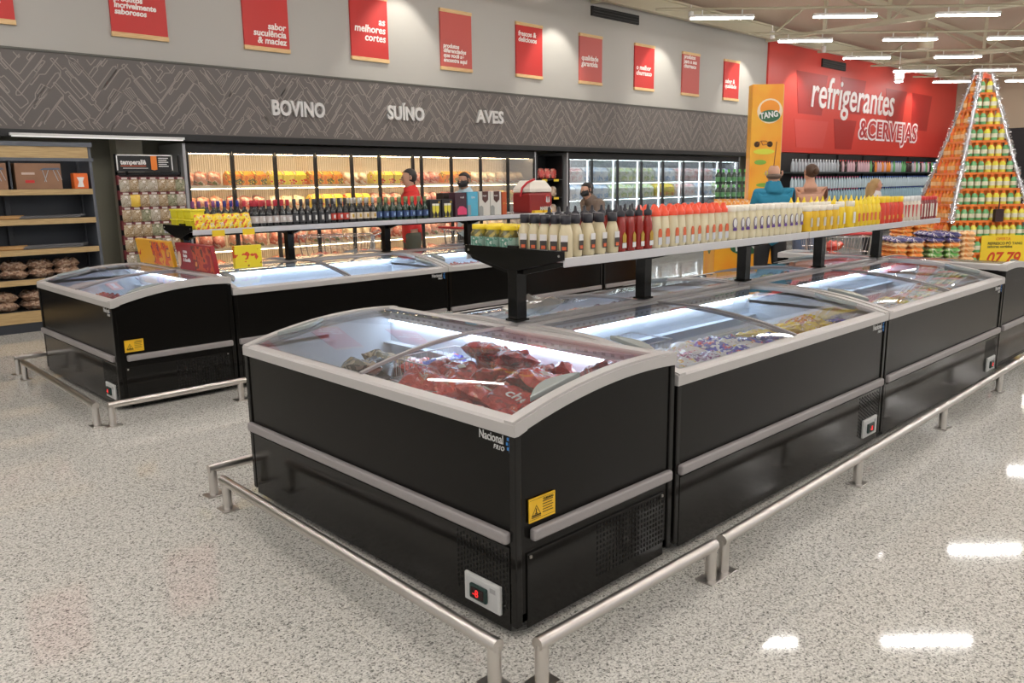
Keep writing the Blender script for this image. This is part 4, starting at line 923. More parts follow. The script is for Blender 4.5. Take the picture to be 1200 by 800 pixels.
# ------------------------------------------------------------------ meat coolers along the back wall
def cooler(x0, x1, doors, label, led, warm, shelves, group=None):
    y0, y1, zt = 9.12, 9.92, 2.16
    t = thing('display_cooler', label, 'cooler', (x0, y0, 0), 0, group); W_ = x1-x0; D = y1-y0
    dk = M['black2']; back = ramp_mat('ribbed_cream_back', [(.40, (.42, .34, .20)), (.60, (.72, .62, .42))], 1, .5) if warm else mat('white_cooler_back', (.72, .76, .80), .4)
    q = MB(); q.box(0, 0, 0, W_, .06, .30); q.box(0, 0, zt-.10, W_, .10, zt); q.box(0, D-.03, 0, W_, D, zt); q.box(0, .10, zt-.03, W_, D, zt); q.box(0, .06, .26, W_, D-.03, .30); q.build('cabinet', dk, t)
    for xx in (-.04, W_):
        q = MB(); q.box(xx, -.015, 0, xx+.04, D, zt); q.build('side_wall', mat('silver_side_trim', (.45, .45, .46), .35, .4), t)
    q = MB(); q.box(.002, D-.05, .30, W_-.002, D-.031, zt-.05); q.build('back_panel', (mat('cream_cooler_back', (.60, .50, .34), .5) if warm else mat('white_cooler_back', (.80, .84, .88), .5)), t)
    if warm:
        q = MB(); k = .03
        while k < W_: q.box(k, D-.058, .30, k+.020, D-.05, zt-.1); k += .034
        q.build('back_ribs', mat('pale_rib', (.84, .78, .66), .5), t)
    n = len(doors)-1
    for z in shelves[:-1]:
        q = MB(); q.box(.01, .16, z-.015, W_-.01, D-.06, z); sh = q.build('cooler_shelf', mat('cream_shelf' if warm else 'white_cooler_shelf', (.70, .62, .46) if warm else (.75, .78, .8), .4), t)
        q = MB(); q.box(.01, .145, z-.02, W_-.01, .16, z+.022); q.build('price_rail', mat('warm_price_rail', (.80, .72, .55), .3) if warm else mat('cool_price_rail', (.85, .87, .88), .3), sh)
        q = MB(); q.box(.02, .17, z-.03, W_-.02, .19, z-.016); q.build('shelf_light', led, sh)
    q = MB(); q.box(.02, .12, zt-.13, W_-.02, .16, zt-.105); q.build('top_light', led, t)
    if not warm:
        for b in doors[1:]:
            q = MB(); q.box(b-x0-.075, .04, .36, b-x0-.045, .06, zt-.14); q.build('mullion_light', mat('mullion_led', (.90, .97, 1), .4, emit=5), t)
    for a, b in zip(doors, doors[1:]):
        a -= x0; b -= x0
        q = MB(); f = .020
        for (p, r_, s, u) in ((a+.006, .31, a+.006+f, zt-.10), (b-.006-f, .31, b-.006, zt-.10)): q.box(p, -.03, r_, s, .0, u)
        q.box(a+.006+f, -.03, .31, b-.006-f, .0, .34); q.box(a+.006+f, -.03, zt-.13, b-.006-f, 0, zt-.10); d = q.build('door', dk, t)
        q = MB(); q.box(a+.026, -.018, .34, b-.026, -.012, zt-.13); q.build('glass_pane', M['pane'], d)
        q = MB(); q.tube([(b-.02, -.032, .85), (b-.02, -.065, .88), (b-.02, -.065, 1.30), (b-.02, -.032, 1.33)], .009, 6); q.build('door_handle', dk, d)
    return t
D1 = [2.78, 3.42, 4.07, 4.73, 5.37, 5.89, 6.56, 6.74, 7.39, 8.07, 8.75, 9.46]
D2 = [10.42, 11.14, 11.98, 12.82, 13.62, 14.43, 15.26, 16.03, 16.88]
SH = [.32, .70, 1.23, 1.58, 2.0]
cooler(2.78, 9.46, D1, 'long meat cooler with black framed glass doors under the brown fascia', M['ledm'], True, SH)
cooler(10.42, 16.88, D2, 'cold white lit dairy cooler with glass doors, right of the snack rack', M['ledd'], False, SH)
def cooler_goods():
    r = random.Random(5)
    raw = ramp_mat('raw_meat_tray', [(0, (.66, .50, .44)), (.40, (.60, .22, .16)), (.52, (.50, .10, .07)), (.62, (.72, .52, .42))], 12, .3, coat=.5, detail=4)
    ham = ramp_mat('ham_wrap', [(0, (.55, .16, .10)), (.42, (.68, .34, .24)), (.56, (.75, .60, .50)), (.62, (.18, .22, .10))], 13, .3, coat=.5)
    org = ramp_mat('orange_box_print', [(0, (.72, .20, .03)), (.45, (.80, .34, .03)), (.56, (.12, .14, .06)), (.62, (.80, .62, .10))], 10, .4)
    yelb = ramp_mat('yellow_box_print', [(0, (.70, .58, .06)), (.5, (.78, .66, .10)), (.58, (.60, .06, .04)), (.64, (.8, .75, .5))], 10, .4)
    chk = ramp_mat('chicken_wrap', [(0, (.78, .66, .45)), (.5, (.76, .60, .40)), (.58, (.72, .25, .12)), (.64, (.8, .78, .7))], 10, .3, coat=.4)
    blue = ramp_mat('blue_white_carton', [(0, (.85, .87, .88)), (.50, (.80, .84, .87)), (.56, (.20, .38, .66)), (.62, (.86, .86, .86))], 9, .4)
    pink = ramp_mat('pink_white_carton', [(0, (.86, .84, .82)), (.50, (.68, .22, .22)), (.56, (.86, .84, .82)), (.64, (.78, .66, .32))], 9, .4)
    grn = ramp_mat('green_white_carton', [(0, (.84, .86, .78)), (.50, (.36, .55, .26)), (.56, (.82, .78, .42)), (.64, (.86, .86, .82))], 9, .4)
    kinds = {'tray': (raw, 'meat tray'), 'ham': (ham, 'wrapped ham'), 'org': (org, 'orange carton'), 'yel': (yelb, 'yellow carton'), 'chk': (chk, 'wrapped chicken'), 'blue': (blue, 'blue and white carton'), 'pink': (pink, 'red and white carton'), 'grn': (grn, 'green and white carton')}
    box = {}; lump = {}
    def mk(k, w_, d_, h_):
        key = (k, round(w_, 2))
        if k in ('tray', 'ham', 'chk'):
            if key not in lump:
                q = MB(); crumple(q, w_/2, d_/2, h_/2*1.1, len(lump)+7, 8, 8, .12)
                me = bpy.data.meshes.new('wrapped_meat'); me.from_pydata(q.v, [], q.f); me.materials.append(kinds[k][0])
                for p in me.polygons: p.use_smooth = True
                lump[key] = me
            return lump[key], True
        if key not in box:
            q = MB(); q.box(-w_/2, -d_/2, 0, w_/2, d_/2, h_*.72); q.add([(-w_/2, -d_/2, h_*.72), (w_/2, -d_/2, h_*.72), (w_/2, d_/2, h_*.72), (-w_/2, d_/2, h_*.72), (-w_/2, 0, h_), (w_/2, 0, h_)], [(0, 1, 5, 4), (2, 3, 4, 5), (1, 2, 5), (3, 0, 4)])
            me = bpy.data.meshes.new('carton'); me.from_pydata(q.v, [], q.f); me.materials.append(kinds[k][0]); box[key] = me
        return box[key], False
    lvls = ['lowest', 'second lowest', 'middle', 'top']
    plan1 = {0: ['tray', 'tray', 'ham', 'ham'], 1: ['chk', 'ham', 'tray', 'org'], 2: ['tray', 'tray', 'chk', 'yel'], 3: ['tray', 'ham', 'yel', 'org'], 4: ['tray', 'chk', 'yel', 'chk'], 5: ['ham', 'tray', 'tray', 'yel'], 6: ['tray', 'tray', 'ham', 'org'],
             7: ['tray', 'ham', 'tray', 'tray'], 8: ['ham', 'tray', 'tray', 'org'], 9: ['chk', 'chk', 'tray', 'chk'], 10: ['yel', 'chk', 'yel', 'chk']}
    plan2 = [['pink', 'blue', 'blue', 'pink'], ['blue', 'grn', 'blue', 'blue'], ['pink', 'grn', 'grn', 'grn'], ['grn', 'pink', 'grn', 'grn'], ['blue', 'grn', 'yel', 'blue'], ['pink', 'grn', 'pink', 'pink'], ['blue', 'pink', 'blue', 'pink'], ['grn', 'blue', 'grn', 'blue']]
    for nm, doors, plan in (('meat cooler', D1, plan1), ('dairy cooler', D2, plan2)):
        for di, (a, b) in enumerate(zip(doors, doors[1:])):
            for lv in range(4):
                k = plan[di][lv]; z = SH[lv]+.003; h_ = .22 if k in ('org', 'yel', 'blue', 'pink', 'grn') else .20; n = max(1, int((b-a)/.17)) if nm == 'meat cooler' else 3
                if nm == 'meat cooler' and lv < 1 and di > 6: n = max(1, n-1)
                for i in range(n):
                    w_ = (b-a-.06)/n-.012; x = a+.03+(b-a-.06)*(i+.5)/n; hh = h_*r.uniform(.9, 1.15) if not nm[0] == 'd' else .30*r.uniform(.8, 1.05)
                    me, lying = mk(k, w_, .20, h_ if nm[0] == 'm' else .30)
                    o = bpy.data.objects.new('wrapped_meat' if lying else 'carton', me); COL.objects.link(o)
                    y = 9.12+.16+.14
                    if lying: o.location = (x, y+.04, z+.11); o.rotation_euler = (R(-62)+r.uniform(-.1, .1), r.uniform(-.08, .08), r.uniform(-.1, .1))
                    else: o.location = (x, y, z); o.rotation_euler = (0, 0, r.uniform(-.05, .05))
                    tag(o, f'{kinds[k][1]}, {lvls[lv]} shelf of {nm}, {nth(di+1)} door, {nth(i+1)} from left', 'meat' if lying else 'carton', f'goods behind the {nm} doors')
cooler_goods()

# ------------------------------------------------------------------ dark snack rack between the coolers
def gondola():
    t = thing('snack_rack', 'narrow black rack of red snack bags between the two coolers', 'shelf', (9.56, 9.15, 0))
    q = MB(); q.box(0, .45, 0, .76, .5, 2.1); q.box(0, 0, 0, .03, .45, 2.1); q.box(.73, 0, 0, .76, .45, 2.1); q.box(.03, 0, 0, .73, .45, .25); q.build('carcass', M['black2'], t)
    for z in (.6, .95, 1.3, 1.65):
        q = MB(); q.box(.03, 0, z-.02, .73, .45, z); s = q.build('rack_shelf', M['black2'], t)
        for x in (.15, .48):
            q = MB(); q.box(x, -.008, z-.045, x+.14, 0, z); q.build('yellow_tag', yel, s)
    rd = ramp_mat('red_snack_print', [(0, (.66, .06, .05)), (.45, (.70, .10, .08)), (.55, (.75, .45, .35)), (.62, (.55, .03, .03))], 12, .3, coat=.4)
    tn = ramp_mat('tan_snack_print', [(0, (.66, .50, .36)), (.5, (.60, .42, .28)), (.6, (.75, .68, .6))], 12, .3, coat=.4)
    for z, m, w_ in ((1.652, rd, 'red'), (1.302, tn, 'tan'), (.952, tn, 'pale brown'), (.602, rd, 'dark red')):
        for i in range(4):
            q = MB(); crumple(q, .075, .10, .035, 60+i, 8, 8, .1); o = q.build('snack_bag', m, loc=(9.56+.12+i*.172, 9.30, z+.11), rot=(R(80), 0, 0))
            tag(o, f'{w_} snack bag in the black rack between the coolers, {nth(i+1)} from left', 'snack bag', f'{w_} snack bags in the black rack')
gondola()

# ------------------------------------------------------------------ wooden gondola at the left
def wood_rack():
    t = thing('wooden_rack', 'dark steel rack with oak shelf fronts at the left edge', 'shelf', (-1.2, 8.38, 0)); W_ = 2.55
    ds = mat('slate_steel', (.035, .04, .05), .4); ps = mat('grey_steel_post', (.10, .11, .13), .4)
    q = MB(); q.box(0, .50, 0, W_, .53, 2.08); q.box(0, 0, 0, W_, .50, .10); q.build('back_panel', ds, t)
    for x in (-.05, 1.735, W_):
        q = MB(); q.box(x, .42, 0, x+.05, .53, 2.10); (q.prism([(.0, 0), (.42, 0), (.42, 2.10), (.06, 2.10)], x+.008, x+.042, 'x') if x != 1.735 else q.box(x, .04, 1.585, x+.02, .42, 1.89)); q.build('side_post', ps if x == W_ else ds, t, bevel=.004)
    q = MB(); q.box(-.05, .02, 2.05, W_+.05, .08, 2.10); q.box(-.05, .02, 1.89, W_+.05, .08, 1.925); q.build('header_rails', ps, t)
    q = MB(); q.box(0, .03, 1.925, W_, .06, 2.05); q.build('header_board', M['mwood'], t)
    for z in (1.58, 1.255, .92, .59, .235):
        q = MB(); q.box(.0, .02, z-.05, W_, .50, z); s = q.build('rack_shelf', ds, t)
        q = MB(); q.box(0, -.005, z-.062 if z > .3 else z-.13, W_, .02, z); q.build('oak_front', M['mwood'], s)
    # boxes on the top shelf
    bx = ramp_mat('brown_carton_print', [(.3, (.22, .11, .06)), (.7, (.30, .16, .09))], 3, .5, interp='LINEAR')
    for i, (x0, w_, lab) in enumerate(((.59, .46, 'brown carton printed with a folding table, right one on the top rack shelf'), (.03, .48, 'brown carton printed with a folding table, cut by the left edge'))):
        b = thing('table_carton', lab, 'box', (x0, 8.42, 1.581)); q = MB(); q.box(0, 0, 0, w_, .35, .285); q.build('carton', bx, b, bevel=.003)
        q = MB(); q.prism([(.24, .21), (.46, .215), (.44, .235), (.28, .232)], -.003, -.001, 'y'); q.build('printed_tabletop', mat('slate_print', (.10, .12, .17), .5), b)
        q = MB()
        for a, c in (((.27, .21), (.30, .08)), ((.33, .21), (.28, .08)), ((.42, .21), (.46, .10)), ((.38, .21), (.42, .09))): q.tube([(a[0], -.002, a[1]), (c[0], -.002, c[1])], .004, 4)
        q.build('printed_legs', mat('grey_print2', (.42, .42, .44), .5), b)
        q = MB(); q.box(.06, -.003, .16, .19, -.001, .185); q.build('white_words', mat('pale_print', (.55, .42, .36), .5), b)
        q = MB(); q.box(.09, -.003, .07, .18, -.001, .10); q.build('red_words', lr, b)
    b = thing('coal_box', 'small orange and white pack at the right end of the top shelf', 'box', (1.17, 8.40, 1.581)); q = MB(); q.box(0, 0, 0, .15, .12, .175); q.build('carton', mat('orange_carton', (.72, .14, .02), .4), b, bevel=.004)
    q = MB(); q.prism([(.03, .02), (.10, .02), (.09, .08), (.11, .13), (.03, .13), (.05, .08)], -.003, -.001, 'y'); q.build('white_print', lw, b)
    # skewers and grills lying on two shelves
    ir = mat('dark_iron_rod', (.16, .16, .17), .35, .5); hw = mat('tan_wood_handle', (.42, .24, .09), .5)
    for zi, (z, nm) in enumerate(((1.256, 'upper'), (.921, 'lower'))):
        for k in range(5):
            t2 = thing('barbecue_skewer', f'long iron skewer with wooden handle on the {nm} tool shelf, {nth(k+1)} from the front', 'skewer', (.12+.03*k, 8.42+k*.055, z+.014+.012*(k % 2)), R(1.5*k-3), 'barbecue skewers on the wooden rack')
            q = MB(); q.tube([(.45, 0, 0), (1.06, 0, .0)], .009, 5); q.tube([(1.02, 0, 0), (1.06, .03, .01), (1.10, 0, .01)], .004, 5); q.build('iron_rod', ir, t2)
            q = MB(); q.tube([(0, 0, 0), (.45, 0, 0)], .016, 6); q.build('wooden_handle', hw, t2)
        q = MB()
        for k in range(3): q.box(-.2, .0+.07*k, 0, .40, .06+.07*k, .02)
        o = q.build('kindling_bundle', M['mwood'], loc=(-.3+.3, 8.72, z+.002)); tag(o, f'pale wooden boards lying at the back of the {nm} tool shelf', 'boards')
    nb = ramp_mat('wrapped_nuts', [(0, (.22, .13, .09)), (.30, (.38, .25, .17)), (.55, (.28, .17, .11)), (.75, (.46, .34, .26))], 42, .25, coat=.5, kind='voronoi')
    for k in range(5):
        for l in range(2):
            q = MB(); crumple(q, .14, .13, .05, 80+k, 10, 10, .14); o = q.build('brown_bag', nb, loc=(-.06+.27*k, 8.55+.02*l, .645+l*.088), rot=(0, 0, rnd.uniform(-.2, .2)))
            tag(o, f'clear bag of brown nuts, {("lower","upper")[l]} layer of the fourth shelf, {nth(k+1)} from left', 'bag', 'bags of nuts on the wooden rack')
    for k in range(4):
        for l in range(2):
            q = MB(); crumple(q, .17, .14, .055, 86+k, 10, 10, .10); o = q.build('brown_bag', nb, loc=(-.05+.36*k, 8.55, .295+l*.10), rot=(0, 0, rnd.uniform(-.1, .1)))
            tag(o, f'wide flat bag of brown goods, {("lower","upper")[l]} layer of the bottom shelf, {nth(k+1)} from left', 'bag', 'flat bags on the bottom shelf')
wood_rack()

# ------------------------------------------------------------------ spice peg rack
def spice_rack():
    x0, y0 = 1.66, 8.38
    t = thing('spice_rack', 'black peg rack of hanging spice sachets with a temperallê sign on top', 'rack', (x0, y0, 0)); W_ = .78
    q = MB()
    for x in (0, .12, W_-.02): q.box(x, .10, 0, x+.02, .13, 1.98)
    q.box(0, .10, .1, W_, .13, .13); q.box(0, .10, 1.74, W_, .13, 1.77); q.box(0, 0, 0, W_, .35, .08); q.build('frame', M['black2'], t)
    q = MB(); q.box(.02, .14, .1, W_, .16, 1.74); q.build('back_board', mat('dark_maroon_board', (.035, .012, .014), .5), t)
    q = MB(); q.box(0, .05, 1.775, .66, .09, 1.975); h = q.build('header_sign', M['black2'], t)
    q = MB()
    q.box(0, .042, 1.962, .66, .05, 1.975); q.box(0, .042, 1.79, .012, .05, 1.975); q.box(.648, .042, 1.79, .66, .05, 1.975); q.build('white_border', lw, h)
    text('sign_word', 'temperallê', .078, (.045, .046, 1.86), FRONT, lw, h, bold=.0025, sx=.88, ext=.001)
    q = MB(); q.box(.045, .044, 1.838, .34, .049, 1.846); q.build('red_underline', lo_, h)
    q = MB(); q.prism([(.40, 1.80), (.435, 1.79), (.47, 1.80), (.47, 1.962), (.40, 1.962)], .043, .049, 'y'); q.build('orange_ribbon', mat('orange_ribbon', (.75, .20, .02), .4), h)
    q = MB()
    for k in range(5): q.box(.49, .044, 1.93-k*.024, .61-.02*(k % 2), .049, 1.940-k*.024)
    for k in range(1): q.box(.07, .044, 1.812, .36, .049, 1.818)
    q.build('small_print', lw, h)
    pk = [ramp_mat(n, st, 30, .25, coat=.5) for n, st in (('herb_green_fill', [(0, (.27, .26, .16)), (.5, (.15, .15, .08)), (.6, (.50, .45, .33))]), ('spice_tan_fill', [(0, (.38, .28, .17)), (.5, (.26, .17, .08)), (.6, (.55, .46, .34))]), ('spice_pale_fill', [(0, (.42, .37, .29)), (.5, (.30, .24, .17)), (.6, (.62, .57, .50))]), ('spice_yellow_fill', [(0, (.75, .50, .06)), (.6, (.70, .42, .05))]))]
    hd = mat('maroon_header_card', (.18, .03, .035), .4); protos = []
    r = random.Random(9); first = {}
    for ri in range(9):
        for ci in range(7):
            k = 3 if (ri, ci) == (1, 1) else r.choice((0, 1, 2, 2, 1))
            x = x0+.055+ci*.111; z = 1.615-ri*.178
            lab = f'spice sachet, {nth(ri+1)} row from the top, {nth(ci+1)} from left on the peg rack'
            if k not in first:
                s = thing('spice_sachet', lab, 'sachet', (x, y0+.02, z), 0, 'spice sachets on the peg rack')
                q = MB(); crumple(q, .058, .082, .022, 5+k, 6, 6, .08); b = q.build('sachet_bag', pk[k], s); b.rotation_euler = (R(88), 0, 0)
                q = MB(); q.box(-.050, -.010, .066, .050, .006, .096); q.build('header_card', hd, s, bevel=.002)
                q = MB(); q.box(-.030, -.012, .070, .034, -.010, .090); q.build('card_print', mat('card_pale_print', (.6, .55, .5), .4), s)
                first[k] = s
            else: dup(first[k], (x, y0+.02, z), 0, lab)
    for ri in range(8):
        for k, xx in enumerate((0,)):
            q = MB(); q.box(-.012, .03, 1.62-ri*.178, .01, .10, 1.73-ri*.178); 
            q.build('side_card', hd, t)
spice_rack()

# ------------------------------------------------------------------ drinks under the red wall
def drink_bottle_mesh(nm, body, cap, h=.33, r=.05):
    q = MB(); q.m = 0; q.lathe([(r*.85, 0), (r, .02), (r, h*.55), (r*.9, h*.66), (r*.38, h*.90)], 8); q.m = 1; q.lathe([(r*.40, h*.90), (r*.40, h)], 8)
    me = bpy.data.meshes.new(nm); me.from_pydata(q.v, [], q.f)
    me.materials.append(body); me.materials.append(cap)
    for p, i in zip(me.polygons, q.mi): p.material_index = i; p.use_smooth = True
    return me
def beverages():
    t = thing('beverage_shelf', 'long black shelf of drinks under the red wall', 'shelf', (18.3, 8.35, 0)); W_ = 12.6
    q = MB(); q.box(0, .5, 0, W_, .55, 2.28); q.build('back_panel', M['black2'], t)
    for z in (.22, .60, .99, 1.78):
        q = MB(); q.box(0, 0, z-.04, W_, .5, z); q.build('shelf_board', mat('dark_shelf_board', (.03, .04, .04), .5), t)
    for k in range(8):
        q = MB(); q.box(k*W_/7-.03 if k else 0, .44, 0, k*W_/7+.03, .5, 2.28); q.build('upright', M['black2'], t)
    caps = {c: mat(c+'_bottle_cap', v, .4) for c, v in dict(pink=(.70, .10, .25), blue=(.06, .14, .55), red=(.62, .05, .05), green=(.08, .40, .12), white=(.7, .72, .75), navy=(.03, .04, .12)).items()}
    body = {c: mat(c+'_drink', v, .2, coat=.4) for c, v in dict(water=(.50, .62, .68), aqua=(.30, .46, .55), pinkish=(.60, .40, .45), cola=(.03, .015, .012), orange=(.75, .25, .03), green=(.12, .38, .14), navy=(.02, .04, .10), grey=(.42, .46, .50)).items()}
    me = {}
    r = random.Random(4); n = 70
    for rowi, (z, nm) in enumerate(((1.78, 'top shelf'), (.99, 'wide shelf, lower tier'), (1.325, 'wide shelf, upper tier'), (.60, 'third shelf'))):
        for i in range(n):
            u = i/n; x = 18.42+i*.176
            if rowi == 0: b, c = (('grey', 'white') if u < .22 else ('pinkish', 'red') if u < .5 and r.random() < .6 else ('orange', 'red') if .42 < u < .52 else r.choice((('green', 'green'), ('grey', 'blue'), ('cola', 'red'), ('pinkish', 'pink'))))
            elif rowi in (1, 2): b, c = ('water' if rowi == 2 else 'aqua', 'pink' if u < .33 else 'blue' if u < .80 else 'green')
            else: b, c = 'navy', 'navy' if u < .45 else 'white'
            if (b, c) not in me: me[(b, c)] = drink_bottle_mesh('drink_bottle', body[b], caps[c])
            o = bpy.data.objects.new('drink_bottle', me[(b, c)]); COL.objects.link(o); o.location = (x+r.uniform(-.01, .01), 8.44, z+.001)
            tag(o, f'drink bottle under the red wall, {nm}, {nth(i+1)} from left', 'bottle', 'drink bottles under the red wall')
beverages()

# ------------------------------------------------------------------ pyramid of small drinks with silver tinsel
RZ = R(45)
def small_drink(nm, body, cap, h=.172, r=.0395, lab=None):
    q = MB(); q.m = 0; q.lathe([(r, 0), (r, h*.62), (r*.45, h*.84)], 8); q.m = 1; q.lathe([(r*.5, h*.82), (r*.5, h)], 8)
    q.m = 2; q.lathe([(r*1.02, h*.2), (r*1.02, h*.5)], 8)
    me = bpy.data.meshes.new(nm); me.from_pydata(q.v, [], q.f)
    for m in (body, cap, lab or body): me.materials.append(m)
    for p, i in zip(me.polygons, q.mi): p.material_index = i; p.use_smooth = True
    return me
def pyramid():
    C = Vector((10.29, 1.73, 0)); zt = 2.86
    oc = mat('orange_cap', (.85, .20, .02), .35); og = mat('orange_drink', (.80, .26, .04), .25, coat=.4); gr = mat('green_drink', (.10, .36, .08), .25, coat=.4); yg = mat('lemon_drink', (.74, .66, .06), .25, coat=.4); pl = mat('pale_print_label', (.72, .70, .52), .4); red2 = mat('red_orange_drink', (.78, .13, .02), .25, coat=.4)
    ms = {'orange': small_drink('small_drink', og, oc, lab=mat('peach_label', (.82, .50, .22), .4)), 'green': small_drink('small_drink', gr, oc, lab=pl), 'lemon': small_drink('small_drink', yg, oc, lab=pl), 'red': small_drink('small_drink', red2, oc, lab=og)}
    t = thing('pyramid_stand', 'stepped stand with orange trays carrying the tall drinks pyramid', 'stand', (C.x, C.y, 0), RZ)
    n = 12; r = random.Random(8)
    q = MB(); q.box(-.52, -.52, 0, .52, .52, .35); q.build('plinth', mat('orange_board', (.72, .22, .03), .5), t)
    tiers = []
    for i in range(n):
        z = 2.66-i*.203; h = .085+(2.66-z)*.225; tiers.append((z, h))
        q = MB(); q.box(-h-.045, -h-.045, z-.028, h+.045, h+.045, z); q.build('tray', mat('orange_tray', (.78, .20, .03), .45), t)
        q = MB(); q.box(-h+.05, -h+.05, z, h-.05, h-.05, z+.175); q.build('core_box', mat('orange_board', (.72, .22, .03), .5), t)
        for face in ('right', 'left'):
            m = max(2, int(2*h/.082)); 
            for k in range(m):
                s = -h+.036+(2*h-.072)*k/(m-1)
                lx, ly = (-h, s) if face == 'right' else (s, h)
                if face == 'left' and k == 0: continue
                kind = ('green' if s > .0 else 'lemon') if face == 'right' else ('orange' if r.random() < .75 else 'red')
                if face == 'right' and r.random() < .1: kind = 'lemon' if kind == 'green' else 'green'
                p = Vector((lx*math.cos(RZ)-ly*math.sin(RZ), lx*math.sin(RZ)+ly*math.cos(RZ), z+.001))+C
                o = bpy.data.objects.new('small_drink', ms[kind]); COL.objects.link(o); o.location = p
                num = (m-k) if face == 'right' else (m-k)
                tag(o, f'small {kind} drink on the {face} face of the pyramid, {nth(i+1)} tier, {nth(num)} from left', 'drink', 'small drinks on the pyramid')
    q = MB(); q.lathe([(.11, 0), (.08, .05), (.03, .08)], 10); o = q.build('pyramid_top_bow', mat('red_silver_top', (.65, .12, .06), .3, .3), loc=(C.x, C.y, 2.84)); tag(o, 'small red and silver bow on top of the drinks pyramid', 'bow')
    sil = mat('silver_tinsel', (.72, .73, .76), .22, .85)
    for lab, (sx, sy) in (('left', (1, 1)), ('middle', (-1, 1)), ('right', (-1, -1))):
        q = MB(); rr = random.Random(len(lab))
        a = Vector((sx*.07, sy*.07, 2.90)); hb = tiers[8][1]+.03; zb = tiers[8][0] if lab != 'middle' else tiers[8][0]
        b = Vector((sx*(hb+.03), sy*(hb+.03), zb)); pts = [a.lerp(b, k/12)+Vector((0, 0, -.05*math.sin(math.pi*k/12))) for k in range(13)]
        q.tube(pts, .022, 6)
        for k in range(420):
            c = a.lerp(b, rr.random()); c.z -= .05*math.sin(math.pi*(a.z-c.z)/(a.z-b.z)); T = Matrix.Translation(c) @ Euler((rr.uniform(0, 6), rr.uniform(0, 6), rr.uniform(0, 6))).to_matrix().to_4x4()
            q.box(-.055, -.005, -.001, .055, .005, .001, T)
        o = q.build('tinsel_garland', sil, loc=(C.x, C.y, 0), rot=(0, 0, RZ)); tag(o, f'silver tinsel garland down the {lab} edge of the drinks pyramid', 'garland')
    # dark box hanging on the pyramid
    q = MB(); q.box(-.035, -.05, 0, .035, .05, .16); q.tube([(0, 0, .16), (0, 0, .30)], .008, 5); v = Vector((-tiers[7][1]-.13, -.07, 0)); v.rotate(Euler((0, 0, RZ)))
    o = q.build('dark_clip_box', mat('brown_black_box', (.03, .01, .01), .4), loc=(C.x+v.x, C.y+v.y, 1.02), rot=(0, 0, RZ)); tag(o, 'small dark box hanging on the right face of the pyramid', 'box')
    # price card in front
    t = thing('price_sign', 'yellow price card on a thin stand before the drinks pyramid', 'sign', (8.68, .87, 0), RZ-R(90))
    q = MB(); q.box(-.26, -.006, .58, .26, .006, .93); q.build('yellow_card', yel, t)
    q = MB(); q.tube([(0, .012, 0), (0, .012, .9)], .010, 6); q.box(-.15, -.1, 0, .15, .12, .012); q.build('stand_pole', M['steel'], t)
    rd = mat('price_red_ink', (.60, .06, .01), .4)
    text('price_digits', '07,79', .20, (-.20, -.008, .60), FRONT, rd, t, bold=.004, shear=.3, sx=.85)
    text('sign_heading', 'OFERTA', .045, (-.10, -.008, .875), FRONT, mat('faded_orange_ink', (.75, .25, .02), .4), t, bold=.001)
    text('sign_text', 'REFRESCO PÓ TANG\nsabores sortidos', .042, (-.19, -.008, .825), FRONT, mat('dark_green_ink', (.10, .10, .02), .4), t, bold=.001)
    # low stacks of packets left of the pyramid
    cols = {'orange': ramp_mat('orange_packet', [(0, (.80, .22, .03)), (.45, (.82, .30, .05)), (.54, (.80, .48, .18)), (.62, (.75, .14, .02))], 14, .3, coat=.4), 'green': ramp_mat('green_packet', [(0, (.08, .32, .06)), (.45, (.20, .45, .10)), (.54, (.55, .60, .40)), (.62, (.10, .36, .08))], 14, .3, coat=.4),
            'navy': ramp_mat('navy_packet', [(0, (.03, .03, .14)), (.46, (.06, .05, .20)), (.56, (.60, .55, .58)), (.62, (.05, .04, .15))], 14, .3, coat=.4), 'peach': ramp_mat('peach_packet', [(0, (.80, .42, .16)), (.5, (.84, .55, .28)), (.6, (.80, .30, .08))], 14, .3, coat=.4)}
    pm = {}
    for k, m in cols.items():
        q = MB(); crumple(q, .052, .085, .030, len(k), 8, 8, .1); me = bpy.data.meshes.new('juice_packet'); me.from_pydata(q.v, [], q.f); me.materials.append(m)
        for p in me.polygons: p.use_smooth = True
        pm[k] = me
    def stack(name, x, y, nx, ny, base, kinds, lab):
        t = thing('stack_base', f'low orange plinth under the {lab}', 'plinth', (x, y, 0), RZ); q = MB(); q.box(-nx*.055, -ny*.09, 0, nx*.055, ny*.09, base); q.build('plinth_box', mat('orange_board', (.72, .22, .03), .5), t)
        for l, k in enumerate(kinds):
            for a in range(nx):
                for b in range(ny):
                    if 0 < a < nx-1 and 0 < b < ny-1 and l < len(kinds)-1: continue
                    lx, ly = -nx*.055+.055+a*.11, -ny*.09+.09+b*.18
                    o = bpy.data.objects.new('juice_packet', pm[k]); COL.objects.link(o)
                    o.location = (x+lx*math.cos(RZ)-ly*math.sin(RZ), y+lx*math.sin(RZ)+ly*math.cos(RZ), base+.03+l*.055); o.rotation_euler = (r.uniform(-.05, .05), r.uniform(-.05, .05), RZ+r.uniform(-.06, .06))
                    tag(o, f'{k} juice packet in the {lab}, {nth(l+1)} layer up, {nth(a+1)} across, {nth(b+1)} deep', 'packet', f'packets in the {lab}')
    stack('a', 7.62, 1.62, 4, 2, .55, ['orange', 'orange', 'peach', 'orange', 'orange', 'peach', 'navy'], 'orange stack')
    stack('b', 7.90, 1.34, 4, 2, .55, ['green', 'orange', 'peach', 'green', 'green', 'orange', 'navy', 'navy'], 'green stack')
    stack('c', 8.75, 1.95, 3, 2, .75, ['orange', 'green', 'orange', 'orange', 'orange', 'navy'], 'rear stack')
    stack('d', 8.03, 1.07, 1, 1, .50, ['peach']*9, 'narrow peach stack')
pyramid()

